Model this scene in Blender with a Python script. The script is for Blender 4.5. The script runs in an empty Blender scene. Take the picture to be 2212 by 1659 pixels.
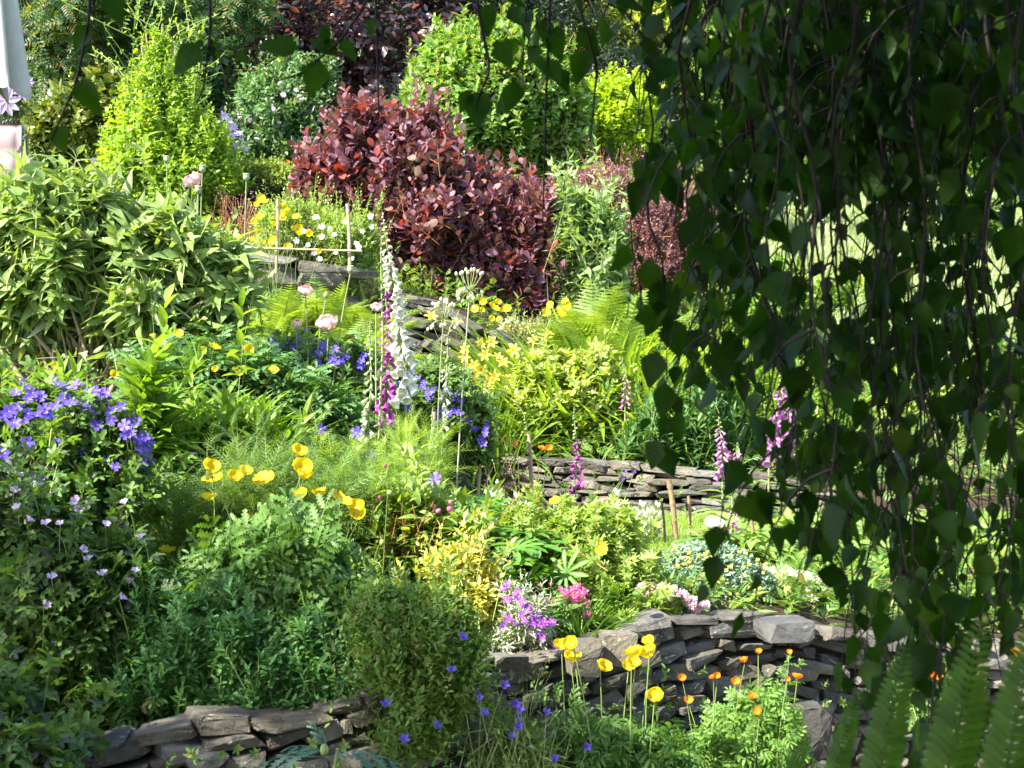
import bpy, math, random
import numpy as np
from mathutils import Vector, Quaternion

# ------------------------------------------------------------------ camera, sky, sun, exposure
scn = bpy.context.scene
col = scn.collection
EYE = 1.6
cam_d = bpy.data.cameras.new("camera"); cam = bpy.data.objects.new("camera", cam_d); col.objects.link(cam)
cam.location = (0, 0, EYE); cam.rotation_euler = (math.radians(90), 0, 0)
cam_d.lens = 50; cam_d.sensor_width = 36; cam_d.clip_start = 0.05; cam_d.clip_end = 300
cam_d.dof.use_dof = True; cam_d.dof.focus_distance = 6.5; cam_d.dof.aperture_fstop = 13
scn.camera = cam

SUN = Vector((-0.57, -0.43, 0.70)).normalized()          # towards the sun: high, from the left, a little behind the camera
world = bpy.data.worlds.new("World"); scn.world = world; world.use_nodes = True
wn = world.node_tree.nodes; wl = world.node_tree.links
sky = wn.new("ShaderNodeTexSky"); sky.sky_type = 'NISHITA'; sky.sun_disc = False
sky.sun_elevation = math.asin(SUN.z); sky.sun_rotation = math.atan2(SUN.x, SUN.y)
wl.new(sky.outputs[0], wn["Background"].inputs[0]); wn["Background"].inputs[1].default_value = 0.15
sun_d = bpy.data.lights.new("sun", 'SUN'); sun_d.energy = 5.0; sun_d.angle = math.radians(0.53); sun_d.color = (1.0, .93, .77)
sun = bpy.data.objects.new("sun", sun_d); col.objects.link(sun); sun.location = (-8, -6, 14)
sun.rotation_euler = SUN.to_track_quat('Z', 'Y').to_euler()
scn.view_settings.view_transform = 'Standard'; scn.view_settings.look = 'None'
scn.view_settings.exposure = 1.95; scn.view_settings.gamma = 1
scn.cycles.max_bounces = 6; scn.cycles.diffuse_bounces = 4; scn.cycles.glossy_bounces = 2
scn.cycles.transmission_bounces = 4; scn.cycles.transparent_max_bounces = 4

# ------------------------------------------------------------------ measuring: photo pixels (2212 x 1659) to places
FOC, UC, VC = 3072.0, 1106.0, 830.0
def P(u, v, d): return np.array([(u-UC)/FOC*d, d, EYE+(VC-v)/FOC*d])
# terrain: for each column of the photo the foot and top of every terrace (distance, height)
COLS = [
 (-900, [(.3,0),(3.35,.05),(3.55,.44),(5.0,.95),(6.0,1.2),(6.5,1.35),(9.0,2.2),(9.5,2.45),(13.2,3.0),(13.5,3.3),(18,4.3),(26,7),(60,20)]),
 (0,    [(.3,0),(3.63,.05),(3.83,.52),(5.0,.92),(6.0,1.2),(6.6,1.38),(9.0,2.1),(9.6,2.3),(13.2,3.0),(13.5,3.4),(18,4.4),(26,7),(60,20)]),
 (500,  [(.3,0),(3.86,.05),(4.06,.62),(5.0,.82),(6.5,1.02),(7.0,1.2),(9.9,1.98),(10.2,2.25),(13.2,2.95),(13.5,3.5),(18,4.6),(26,7),(60,20)]),
 (850,  [(.3,0),(4.00,.05),(4.20,.69),(5.2,.78),(7.0,.95),(7.5,1.15),(10.4,1.85),(10.6,2.15),(13.2,2.9),(13.5,3.4),(18,4.6),(26,7),(60,20)]),
 (1050, [(.3,0),(4.30,.05),(4.50,.72),(5.6,.79),(8.95,.84),(9.15,1.10),(10.85,1.68),(11.1,2.1),(13.5,2.9),(13.8,3.1),(18,4.5),(26,7),(60,20)]),
 (1500, [(.3,0),(4.90,.05),(5.10,.74),(6.2,.79),(8.45,.82),(8.65,1.04),(11.0,1.66),(11.4,1.9),(13.5,2.7),(13.8,2.8),(18,4.3),(26,7),(60,20)]),
 (1900, [(.3,0),(5.32,.05),(5.52,.62),(7.0,.74),(8.4,.82),(8.6,.98),(11.0,1.45),(11.4,1.6),(13.5,2.3),(14.,2.5),(18,4.1),(26,7),(60,20)]),
 (2700, [(.3,0),(5.85,.05),(6.05,.52),(8.0,.68),(9.0,.84),(9.3,.92),(11.0,1.35),(11.4,1.5),(13.5,2.2),(14.,2.4),(18,4.0),(26,7),(60,20)]),
 (4200, [(.3,0),(6.4,.05),(6.6,.50),(8.6,.68),(9.4,.84),(9.7,.92),(11.4,1.35),(11.8,1.5),(13.9,2.2),(14.4,2.4),(18,4.0),(26,7),(60,20)]),
]
CU = np.array([c[0] for c in COLS], float)
CD = np.array([[k[0] for k in c[1]] for c in COLS]); CZ = np.array([[k[1] for k in c[1]] for c in COLS])
def ground(x, y):
    x = np.atleast_1d(np.asarray(x, float)); y = np.atleast_1d(np.asarray(y, float))
    u = np.clip(UC + x/np.maximum(y, .3)*FOC, CU[0], CU[-1])
    i = np.clip(np.searchsorted(CU, u)-1, 0, len(CU)-2); t = ((u-CU[i])/(CU[i+1]-CU[i]))[:, None]
    D = CD[i]*(1-t)+CD[i+1]*t; Z = CZ[i]*(1-t)+CZ[i+1]*t
    yy = np.clip(y, D[:, 0], D[:, -1]); j = np.clip((D <= yy[:, None]).sum(1)-1, 0, D.shape[1]-2)
    a = np.arange(len(x)); s = (yy-D[a, j])/(D[a, j+1]-D[a, j])
    z = Z[a, j]*(1-s)+Z[a, j+1]*s
    return z + .02*np.sin(x*5.1+y*2.3)*np.sin(y*4.3-x*1.7)
def gpt(u, d):
    x = (u-UC)/FOC*d; return np.array([x, d, float(ground(x, d)[0])])
def lerp_path(pts, n):
    pts = np.asarray(pts, float); t = np.linspace(0, 1, len(pts)); q = np.linspace(0, 1, n)
    return np.stack([np.interp(q, t, pts[:, k]) for k in range(pts.shape[1])], 1)
def nz(a):
    a = np.asarray(a, float); return a/np.maximum(np.linalg.norm(a, axis=-1, keepdims=True), 1e-9)

# ------------------------------------------------------------------ meshes
class MB:
    """collects vertices and faces of several shapes into one mesh"""
    def __init__(s): s.V = []; s.F = []; s.n = 0
    def add(s, V, F, m=0):
        V = np.asarray(V, float).reshape(-1, 3)
        for f in (F if isinstance(F, list) else [F]):
            if len(f): s.F.append((np.asarray(f, np.int64)+s.n, m))
        s.V.append(V); s.n += len(V); return s
    def arr(s): return np.concatenate(s.V) if s.V else np.zeros((0, 3))
def mesh(name, mb, mats, off=(0, 0, 0), smooth=True):
    V = mb.arr()-np.asarray(off, float); me = bpy.data.meshes.new(name)
    me.vertices.add(len(V)); me.vertices.foreach_set("co", V.astype(np.float32).ravel())
    lt = np.concatenate([np.full(len(f), f.shape[1]) for f, m in mb.F]); li = np.concatenate([f.ravel() for f, m in mb.F])
    mi = np.concatenate([np.full(len(f), m) for f, m in mb.F])
    me.loops.add(len(li)); me.loops.foreach_set("vertex_index", li.astype(np.int32))
    me.polygons.add(len(lt)); me.polygons.foreach_set("loop_start", np.concatenate([[0], np.cumsum(lt)[:-1]]).astype(np.int32))
    me.polygons.foreach_set("material_index", mi.astype(np.int32))
    me.polygons.foreach_set("use_smooth", np.full(len(lt), smooth))
    for m in (mats if isinstance(mats, (list, tuple)) else [mats]): me.materials.append(m)
    me.update(calc_edges=True); return me
WL = {}
def thing(name, label, cat, loc, group=None):
    o = bpy.data.objects.new(name, None); col.objects.link(o); o.location = tuple(map(float, loc)); o.empty_display_size = .1
    o["label"] = label; o["category"] = cat
    if group: o["group"] = group
    WL[o] = np.asarray(loc, float); return o
def part(name, mb, mats, parent, smooth=True, label=None, pos=None):
    """pos: world point the part's own origin sits at (its mesh is given in world space)"""
    w = WL[parent] if parent is not None else np.zeros(3); p = w if pos is None else np.asarray(pos, float)
    o = bpy.data.objects.new(name, mesh(name, mb, mats, p, smooth)); col.objects.link(o)
    o.parent = parent; o.location = tuple(p-w); WL[o] = p
    if label: o["label"] = label
    return o
def single(name, mb, mats, label, cat, loc, group=None, smooth=True):
    o = bpy.data.objects.new(name, mesh(name, mb, mats, loc, smooth)); col.objects.link(o); o.location = tuple(map(float, loc))
    o["label"] = label; o["category"] = cat; WL[o] = np.asarray(loc, float)
    if group: o["group"] = group
    return o
def setting(name, mb, mats, kind="structure", smooth=True):
    o = bpy.data.objects.new(name, mesh(name, mb, mats, (0, 0, 0), smooth)); col.objects.link(o); o["kind"] = kind; return o
def inst(name, me, parent, pos, d, sc, spin=0.0):
    o = bpy.data.objects.new(name, me); col.objects.link(o); o.parent = parent
    o.location = tuple(np.asarray(pos, float)-WL[parent]); WL[o] = np.asarray(pos, float)
    q = Vector(d).to_track_quat('Z', 'Y') @ Quaternion((0, 0, 1), spin)
    o.rotation_mode = 'QUATERNION'; o.rotation_quaternion = q
    o.scale = (sc,)*3 if np.isscalar(sc) else sc; return o

def tube(mb, pts, rad, sides=5, m=0, cap=True):
    pts = np.asarray(pts, float); n = len(pts); rad = np.broadcast_to(np.asarray(rad, float), (n,))
    t = nz(np.gradient(pts, axis=0)); ref = np.array([.31, .94, .12]) if abs(t[0] @ nz(np.array([.31, .94, .12]))) < .9 else np.array([1., 0, 0])
    e1 = nz(np.cross(t, ref)); e2 = np.cross(t, e1); a = np.linspace(0, 2*np.pi, sides, endpoint=False)
    V = pts[:, None]+rad[:, None, None]*(np.cos(a)[None, :, None]*e1[:, None]+np.sin(a)[None, :, None]*e2[:, None])
    i = np.arange(n-1)[:, None]*sides; j = np.arange(sides)[None]; k = (j+1) % sides
    F = np.stack([i+j, i+k, i+sides+k, i+sides+j], -1).reshape(-1, 4)
    mb.add(V.reshape(-1, 3), F, m)
    if cap:
        c = (n-1)*sides; W = np.concatenate([V[-1], [pts[-1]+t[-1]*rad[-1]*.3]])
        mb.add(W, np.array([[q, (q+1) % sides, sides] for q in range(sides)]), m)
def bez(a, b, c, n=6):
    t = np.linspace(0, 1, n)[:, None]; return (1-t)**2*np.asarray(a)+2*t*(1-t)*np.asarray(b)+t*t*np.asarray(c)
def lathe(mb, prof, sides=10, m=0, flute=0, org=(0, 0, 0)):
    prof = np.asarray(prof, float); a = np.linspace(0, 2*np.pi, sides, endpoint=False); r = prof[:, 0][:, None]*(1+flute*np.cos(a*sides/2))[None]
    V = np.stack([r*np.cos(a), r*np.sin(a), np.repeat(prof[:, 1][:, None], sides, 1)], -1)+np.asarray(org)
    n = len(prof); i = np.arange(n-1)[:, None]*sides; j = np.arange(sides)[None]; k = (j+1) % sides
    mb.add(V.reshape(-1, 3), np.stack([i+j, i+k, i+sides+k, i+sides+j], -1).reshape(-1, 4), m)
def box(mb, c, s, m=0, rz=0.0, tilt=0.0, bev=.12):
    """a box with chamfered edges, s = full sizes"""
    h = np.asarray(s, float)/2; b = bev*h.min()
    V = []
    for z in (-h[2], -h[2]+b, h[2]-b, h[2]):
        ins = b if abs(z) == h[2] else 0
        for x, y in ((-1, -1), (1, -1), (1, 1), (-1, 1)):
            hx, hy = h[0]-ins, h[1]-ins
            V += [(x*hx, y*(hy-b), z), (x*(hx-b), y*hy, z)] if x*y > 0 else [(x*(hx-b), y*hy, z), (x*hx, y*(hy-b), z)]
    V = np.array(V); F = []
    for l in range(3):
        for j in range(8): F.append((l*8+j, l*8+(j+1) % 8, l*8+8+(j+1) % 8, l*8+8+j))
    ct, st = math.cos(tilt), math.sin(tilt); V = V @ np.array([[ct, 0, -st], [0, 1, 0], [st, 0, ct]])
    cz, sz = math.cos(rz), math.sin(rz); V = V @ np.array([[cz, sz, 0], [-sz, cz, 0], [0, 0, 1]])
    mb.add(V+np.asarray(c), [np.array(F), np.array([[7, 6, 5, 4, 3, 2, 1, 0], [24, 25, 26, 27, 28, 29, 30, 31]])], m)

# leaf shapes: base at the origin, tip at (0,1,0), upper side +Z
def strip(ts, ws, droop=.2, fold=.25):
    ts = np.asarray(ts, float); ws = np.asarray(ws, float); n = len(ts); z = -droop*ts**2
    V = np.stack([np.stack([-ws, ts, z+fold*ws], 1), np.stack([0*ws, ts, z], 1), np.stack([ws, ts, z+fold*ws], 1)], 1).reshape(-1, 3)
    i = np.arange(n-1)*3
    return V, np.concatenate([np.stack([i, i+1, i+4, i+3], 1), np.stack([i+1, i+2, i+5, i+4], 1)])
def rot(V, ax, a):
    c, s = math.cos(a), math.sin(a)
    M = {'x': [[1, 0, 0], [0, c, s], [0, -s, c]], 'y': [[c, 0, -s], [0, 1, 0], [s, 0, c]], 'z': [[c, s, 0], [-s, c, 0], [0, 0, 1]]}[ax]
    return V @ np.array(M)
def join(parts_):
    V = []; F = []; n = 0
    for v, f in parts_: V.append(v); F.append(np.asarray(f)+n); n += len(v)
    return np.concatenate(V), np.concatenate(F)
def bend(V, a):
    """bend a shape lying along +Y downwards by the angle a over its length"""
    V = V.copy(); y = V[:, 1]; th = y*a; R = 1/a
    V2 = V.copy(); V2[:, 1] = (R+V[:, 2])*np.sin(th); V2[:, 2] = (R+V[:, 2])*np.cos(th)-R; return V2
OVATE = strip([0, .2, .5, .8, 1], [.02, .2, .26, .14, .005])
OVATE3 = strip([0, .35, .7, 1], [.03, .22, .17, .01])
ROUND = strip([0, .25, .55, .85, 1], [.04, .25, .34, .24, .06], .12, .2)
LANCE = strip([0, .25, .6, 1], [.025, .1, .085, .004], .3, .3)
LANCEW = strip([0, .2, .5, .8, 1], [.03, .13, .16, .08, .003], .4, .3)
LONG = [strip([0, .15, .4, .7, 1], [.02, .14, .18, .1, .002], dr, .3) for dr in (.1, .4, .75)]
ELLIP = [strip([0, .2, .5, .8, 1], [.03, .15, .2, .12, .005], dr, .3) for dr in (.1, .3)]
WIDE = [strip([0, .2, .5, .8, 1], [.03, .18, .25, .15, .005], dr, .35) for dr in (.1, .3)]
TINY = strip([0, .5, 1], [.05, .25, .03], .1, .2)
NEEDLE = strip([0, .5, 1], [.03, .035, .005], .1, .1)
BLADE = [bend(strip(np.linspace(0, 1, 8), [.012, .02, .022, .022, .02, .016, .009, .001], 0, .3)[0], a) for a in (.5, 1.2, 1.9, 2.6)]
BLADE = [(v, strip(np.linspace(0, 1, 8), [0]*8)[1]) for v in BLADE]
GBLADE = [(bend(strip([0, .4, .75, 1], [.03, .028, .018, .002], 0, .2)[0], a), strip([0, .4, .75, 1], [0]*4)[1]) for a in (.4, 1.0, 1.6)]
def serrate(n=13, wmax=.37, tooth=.05):
    ts = [0]; ws = [.012]
    for k in range(n):
        t = .03+.9*k/(n-1); w = wmax*(min(1, t/.26)**.6 if t < .3 else max(0, 1-((t-.3)/.7)**1.25)**.95)
        ts += [t, t+.03]; ws += [w+tooth*(1-t*.6), max(.006, w-tooth*.55)]
    ts.append(1.03); ws.append(.002); return np.array(ts), np.array(ws)
BIRCH = []
for dr, fo in ((.1, .12), (.25, .3), (-.12, .2), (.35, .55)):
    ts, ws = serrate(); V, Fq = strip(ts, ws, dr, fo)
    V[:, 2] += .006*np.sin(V[:, 1]*42)*np.clip(np.abs(V[:, 0])*6, 0, 1)      # the veins ripple the blade
    BIRCH.append((V, Fq))
def toothed(n=6, wmax=.2, tooth=.05, droop=.2):
    ts = [0]; ws = [.02]
    for k in range(n):
        t = .12+.75*k/(n-1); w = wmax*math.sin(math.pi*(.12+.8*t)); ts += [t, t+.07]; ws += [w+tooth, max(.01, w-tooth*.5)]
    ts.append(1); ws.append(.004); return strip(ts, ws, droop, .25)
TOOTH = toothed(4, .15, .05, .25)
def palmate(nl, w, ang=2.2, t=None, tilt=.15):
    t = t or strip([0, .3, .65, 1], [.03, w*.8, w, .01], .25, .25); L = []
    for k in range(nl):
        a = -ang+2*ang*k/(nl-1); s = 1-.3*abs(a)/math.pi
        L.append((rot(rot(t[0]*s, 'x', tilt), 'z', a), t[1]))
    return join(L)
def shifted(t): return (t[0]*np.array([.62, .62, .62])+np.array([0, .38, 0]), t[1])
LOBED = palmate(5, .2, 2.0, toothed(3, .19, .07, .15), -.1); LOBED = (LOBED[0]*.6+np.array([0, .4, 0]), LOBED[1])
LUPIN = palmate(10, .09, math.pi*.9, strip([0, .3, .7, .92, 1], [.02, .07, .11, .08, .02], .25, .5), .25)
TRIFOL = palmate(5, .16, 1.35, strip([0, .5, 1], [.03, .15, .02], .2, .2), .1)
def pinnate(npair, llen, lw, ang=1.0, shape=None, stalk=.15, tipleaf=True, bendv=.5, env=None, tri=False):
    t = shape or strip([0, .5, 1], [.03, lw, .01], .15, .2); L = []
    for k in range(npair):
        y = stalk+(1-stalk)*k/npair; e = env(k/npair) if env else 1-.45*(k/npair)
        for s in (-1, 1):
            V = t[0]*llen*e; V = rot(V, 'y', s*.15); V = rot(V, 'z', -s*ang); L.append((V+np.array([0, y, 0]), t[1]))
    if tipleaf: L.append((t[0]*llen*.5+np.array([0, 1-.1, 0]), t[1]))
    L.append(strip([0, .5, 1], [.012, .009, .004], 0, .2)); V, Fq = join(L); return bend(V, bendv) if bendv else V, Fq
def fern_env(t): return (math.sin(math.pi*(.1+.88*t))**.75)*(1-.25*t)
FROND = [pinnate(24, .23, .1, 1.2, strip([0, .3, .7, 1], [.09, .085, .05, .004], .15, .1), .1, False, b, fern_env) for b in (.5, .95, 1.4)]
PINNATE = [pinnate(6, .3, .17, 1.1, None, .12, True, b) for b in (.4, 1.0)]
CUT = [pinnate(3, .46, .2, .8, toothed(5, .12, .085, .25), .3, True, b) for b in (.4, 1.0)]
FEATHER = [pinnate(9, .3, .018, .8, strip([0, .5, 1], [.025, .025, .005], .1, 0), .1, False, b, lambda t: 1-.6*t) for b in (.3, .8)]

def place(mb, tmpl, Pn, A, N, S, m=0, W=None):
    V, Fq = tmpl; n = len(Pn)
    if n == 0: return
    A = nz(A); C = nz(N-(N*A).sum(-1, keepdims=True)*A); B = np.cross(A, C); S = np.broadcast_to(np.asarray(S, float), (n,))
    Wd = S if W is None else S*W
    X = Pn[:, None]+(V[None, :, 0:1]*Wd[:, None, None])*B[:, None]+(V[None, :, 1:2]*S[:, None, None])*A[:, None]+(V[None, :, 2:3]*S[:, None, None])*C[:, None]
    mb.add(X.reshape(-1, 3), (Fq[None]+np.arange(n)[:, None, None]*len(V)).reshape(-1, Fq.shape[1]), m)
def placev(mb, tmpls, Pn, A, N, S, rng, m=0, W=None):
    if isinstance(tmpls, tuple): return place(mb, tmpls, Pn, A, N, S, m, W)
    pick = rng.integers(0, len(tmpls), len(Pn)); S = np.broadcast_to(np.asarray(S, float), (len(Pn),))
    for k, t in enumerate(tmpls):
        q = pick == k; place(mb, t, Pn[q], A[q], N[q], S[q], m, None if W is None else W[q])

# ------------------------------------------------------------------ materials
MATS = {}
def new_mat(name):
    m = bpy.data.materials.new(name); m.use_nodes = True; nt = m.node_tree; nt.nodes.clear()
    return m, nt.nodes, nt.links, nt.nodes.new("ShaderNodeOutputMaterial")
def leafmat(name, c1, c2, trans=.35, rough=.45, c3=None, under=None, spec=.4, tcol=None, mott=.25):
    """leaf or petal: each leaf takes its own colour between c1, c2 (and now and then c3); some light passes through"""
    if name in MATS: return MATS[name]
    m, n, l, out = new_mat(name); geo = n.new("ShaderNodeNewGeometry"); cr = n.new("ShaderNodeValToRGB"); e = cr.color_ramp.elements
    e[0].color = (*c1, 1); e[1].color = (*c2, 1); e[1].position = .86 if c3 else 1
    if c3: k = e.new(.93); k.color = (*c3, 1)
    l.new(geo.outputs['Random Per Island'], cr.inputs[0]); base = cr.outputs[0]
    tc = n.new("ShaderNodeTexCoord"); ns = n.new("ShaderNodeTexNoise"); ns.inputs['Scale'].default_value = 38; ns.inputs['Detail'].default_value = 3
    l.new(tc.outputs['Object'], ns.inputs['Vector'])
    mr = n.new("ShaderNodeMapRange"); mr.inputs['From Min'].default_value = .3; mr.inputs['From Max'].default_value = .7
    mr.inputs['To Min'].default_value = 1-mott; mr.inputs['To Max'].default_value = 1+mott; l.new(ns.outputs['Fac'], mr.inputs['Value'])
    hs = n.new("ShaderNodeHueSaturation"); l.new(mr.outputs[0], hs.inputs['Value']); l.new(base, hs.inputs['Color']); base = hs.outputs[0]
    if under:
        mx = n.new("ShaderNodeMix"); mx.data_type = 'RGBA'; l.new(geo.outputs['Backfacing'], mx.inputs[0]); l.new(base, mx.inputs[6])
        mx.inputs[7].default_value = (*under, 1); base = mx.outputs[2]
    pb = n.new("ShaderNodeBsdfPrincipled"); l.new(base, pb.inputs['Base Color']); pb.inputs['Roughness'].default_value = rough
    pb.inputs['Specular IOR Level'].default_value = spec
    tr = n.new("ShaderNodeBsdfTranslucent"); g = n.new("ShaderNodeMix"); g.data_type = 'RGBA'; g.blend_type = 'MULTIPLY'; g.inputs[0].default_value = 1
    l.new(hs.outputs[0], g.inputs[6]); g.inputs[7].default_value = (*(tcol or (1.95, 1.8, .5)), 1); g.clamp_result = False
    l.new(g.outputs[2], tr.inputs['Color']); ms = n.new("ShaderNodeMixShader"); ms.inputs[0].default_value = trans
    l.new(pb.outputs[0], ms.inputs[1]); l.new(tr.outputs[0], ms.inputs[2]); l.new(ms.outputs[0], out.inputs[0]); MATS[name] = m; return m
def surf(name, c1, c2, scale=8, rough=.8, bump=.3, bscale=40, island=0.0, c3=None, spec=.3, stretch=None, c3pos=.72):
    """solid surface: two colours mixed by noise, per-piece tone, a third colour in spots, bump"""
    if name in MATS: return MATS[name]
    m, n, l, out = new_mat(name); tc = n.new("ShaderNodeTexCoord"); vec = tc.outputs['Object']
    if stretch:
        mp = n.new("ShaderNodeMapping"); mp.inputs['Scale'].default_value = stretch; l.new(vec, mp.inputs[0]); vec = mp.outputs[0]
    ns = n.new("ShaderNodeTexNoise"); ns.inputs['Scale'].default_value = scale; ns.inputs['Detail'].default_value = 6; ns.inputs['Roughness'].default_value = .65; l.new(vec, ns.inputs['Vector'])
    cr = n.new("ShaderNodeValToRGB"); e = cr.color_ramp.elements; e[0].position = .3; e[1].position = .68; e[0].color = (*c1, 1); e[1].color = (*c2, 1)
    l.new(ns.outputs['Fac'], cr.inputs[0]); base = cr.outputs[0]
    if c3:
        n3 = n.new("ShaderNodeTexNoise"); n3.inputs['Scale'].default_value = scale*2.7; n3.inputs['Detail'].default_value = 5; l.new(vec, n3.inputs['Vector'])
        r3 = n.new("ShaderNodeValToRGB"); r3.color_ramp.elements[0].position = c3pos-.06; r3.color_ramp.elements[1].position = c3pos; l.new(n3.outputs['Fac'], r3.inputs[0])
        mx = n.new("ShaderNodeMix"); mx.data_type = 'RGBA'; l.new(r3.outputs[0], mx.inputs[0]); l.new(base, mx.inputs[6]); mx.inputs[7].default_value = (*c3, 1); base = mx.outputs[2]
    if island:
        geo = n.new("ShaderNodeNewGeometry"); mr = n.new("ShaderNodeMapRange"); mr.inputs['To Min'].default_value = 1-island; mr.inputs['To Max'].default_value = 1+island
        l.new(geo.outputs['Random Per Island'], mr.inputs['Value']); hs = n.new("ShaderNodeHueSaturation"); l.new(mr.outputs[0], hs.inputs['Value'])
        mr2 = n.new("ShaderNodeMath"); mr2.operation = 'MULTIPLY'; mr2.inputs[1].default_value = 7.31; l.new(geo.outputs['Random Per Island'], mr2.inputs[0])
        fr = n.new("ShaderNodeMath"); fr.operation = 'FRACT'; l.new(mr2.outputs[0], fr.inputs[0]); m3 = n.new("ShaderNodeMapRange"); m3.inputs['To Min'].default_value = .4; m3.inputs['To Max'].default_value = 1.9
        l.new(fr.outputs[0], m3.inputs['Value']); l.new(m3.outputs[0], hs.inputs['Saturation']); l.new(base, hs.inputs['Color']); base = hs.outputs[0]
    pb = n.new("ShaderNodeBsdfPrincipled"); l.new(base, pb.inputs['Base Color']); pb.inputs['Roughness'].default_value = rough; pb.inputs['Specular IOR Level'].default_value = spec
    if bump:
        nb = n.new("ShaderNodeTexNoise"); nb.inputs['Scale'].default_value = bscale; nb.inputs['Detail'].default_value = 8; nb.inputs['Roughness'].default_value = .7; l.new(vec, nb.inputs['Vector'])
        bp = n.new("ShaderNodeBump"); bp.inputs['Strength'].default_value = bump; bp.inputs['Distance'].default_value = .02; l.new(nb.outputs['Fac'], bp.inputs['Height']); l.new(bp.outputs[0], pb.inputs['Normal'])
    l.new(pb.outputs[0], out.inputs[0]); MATS[name] = m; return m

SOIL = surf("soil", (.022, .016, .01), (.05, .036, .022), 9, .95, .8, 30)
STONE = surf("slate_stone", (.075, .07, .062), (.185, .174, .155), 12, .88, 1.0, 36, .42, (.3, .3, .25), .25, None, .7)
DSTONE = surf("dark_slate", (.04, .042, .046), (.09, .09, .09), 7, .85, .5, 26, .4, (.3, .3, .27), .25, None, .72)
BARK = surf("bark_brown", (.06, .04, .028), (.14, .1, .07), 20, .9, .5, 60)
REDBARK = surf("red_stem", (.16, .05, .03), (.26, .1, .05), 20, .7, .2, 60)
PALEBARK = surf("pale_bark", (.2, .15, .1), (.36, .29, .2), 20, .85, .5, 60)
TWIG = surf("dark_twig", (.012, .008, .006), (.03, .02, .015), 30, .7, .2, 80)
CANE = surf("bamboo_cane", (.28, .21, .13), (.42, .33, .21), 14, .6, .15, 50, 0, (.25, .19, .12), .3, (1, 1, .3), .7)
OLDCANE = surf("weathered_stake", (.18, .12, .07), (.34, .23, .13), 14, .7, .3, 50, 0, (.18, .14, .1), .3, (1, 1, .2), .66)
GSTEM = leafmat("green_stem", (.16, .24, .07), (.24, .33, .1), .1, .5, mott=.1)
STEM2 = leafmat("pale_stem", (.2, .27, .1), (.3, .36, .16), .1, .5, mott=.15)
REDSTEM = leafmat("reddish_stem", (.3, .12, .05), (.4, .2, .09), .1, .5)
# ------------------------------------------------------------------ builders
def R(seed): return np.random.default_rng(seed)
def blobs3(blobs, d):
    """blobs given as they show in the photo (u, v, half width, half height [, extra distance, half depth]) -> centres and radii in metres"""
    C = []; Rr = []
    for b in blobs:
        dd = d+(b[4] if len(b) > 4 else 0); k = dd/FOC; C.append(P(b[0], b[1], dd))
        Rr.append([b[2]*k, b[5] if len(b) > 5 else (b[2]+b[3])*.5*k, b[3]*k])
    return np.array(C), np.array(Rr)
def scatter(C, Rr, n, rng, inner=.55, lump=.2, front=.55, clip=True, holes=1.):
    w = Rr[:, 0]*Rr[:, 2]+Rr[:, 1]*Rr[:, 2]; w = w/w.sum(); m = n*6; q = rng.choice(len(C), m, p=w); D = nz(rng.normal(size=(m, 3)))
    L = np.zeros(m)
    for k in range(5): L += np.cos((D*2.2+C[q]*.5) @ rng.normal(0, 1.7, 3)+rng.uniform(0, 6.3))/5
    r = (inner+(1-inner)*rng.random(m)**.6)*(1+lump*1.6*L)*np.where(rng.random(m) < .1, 1+.22*rng.random(m), 1)
    X = C[q]+D*Rr[q]*r[:, None]; keep = (D[:, 1] < .25) | (rng.random(m) > front)
    for k in range(len(C)):
        e = (((X-C[k])/Rr[k])**2).sum(1); keep &= (q == k) | (e > .62)
    if clip: keep &= X[:, 2] > ground(X[:, 0], X[:, 1])+.02
    hole = np.zeros(m); sc_ = 2.2/np.median(Rr[:, 0])
    for k in range(4): hole += np.cos(X*sc_ @ rng.normal(0, 1.2, 3)+rng.uniform(0, 6.3))/4
    keep &= rng.random(m) < np.clip(.75+hole*1.5, .08, 1)+(1-holes)
    O = nz(D/Rr[q]); i = np.where(keep)[0][:n]; return X[i], O[i]
def frame(D, rng):
    r = nz(rng.normal(size=D.shape)); e1 = nz(np.cross(D, r)); return e1, np.cross(D, e1)
def shoots(mb, X, O, tm, k, size, rng, up=.5, length=.12, wide=1.25, narrow=.5, grav=.2, jit=.3, m=0, ms=None, svar=.25, outw=.7, rs=.0018):
    D = nz(O*outw+np.array([0, 0, up])+rng.normal(0, .28, X.shape)); e1, e2 = frame(D, rng); ph0 = rng.uniform(0, 6.3, len(X))
    ln = length*rng.uniform(.6, 1.3, len(X)); sc = rng.uniform(1-svar, 1+svar, len(X))
    for i in range(k):
        t = (i+.5)/k; ph = ph0+i*2.4+rng.normal(0, .25, len(X)); th = wide+(narrow-wide)*t+rng.normal(0, .12, len(X))
        rad = e1*np.cos(ph)[:, None]+e2*np.sin(ph)[:, None]; c, s = np.cos(th)[:, None], np.sin(th)[:, None]
        A = D*c+rad*s+rng.normal(0, jit*.3, X.shape); A[:, 2] -= grav*s[:, 0]
        N = D*s-rad*c+rng.normal(0, jit*.5, X.shape); base = X+D*(ln*(t-1))[:, None]
        placev(mb, tm, base, A, N, size*sc*(1-.35*abs(t-.45))*rng.uniform(.8, 1.15, len(X)), rng, m)
    if ms is not None: place(mb, NEEDLE, X-D*(ln*1.3)[:, None], D, e1, ln*1.35, ms, W=np.full(len(X), rs/.035)/(ln*1.35))
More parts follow.
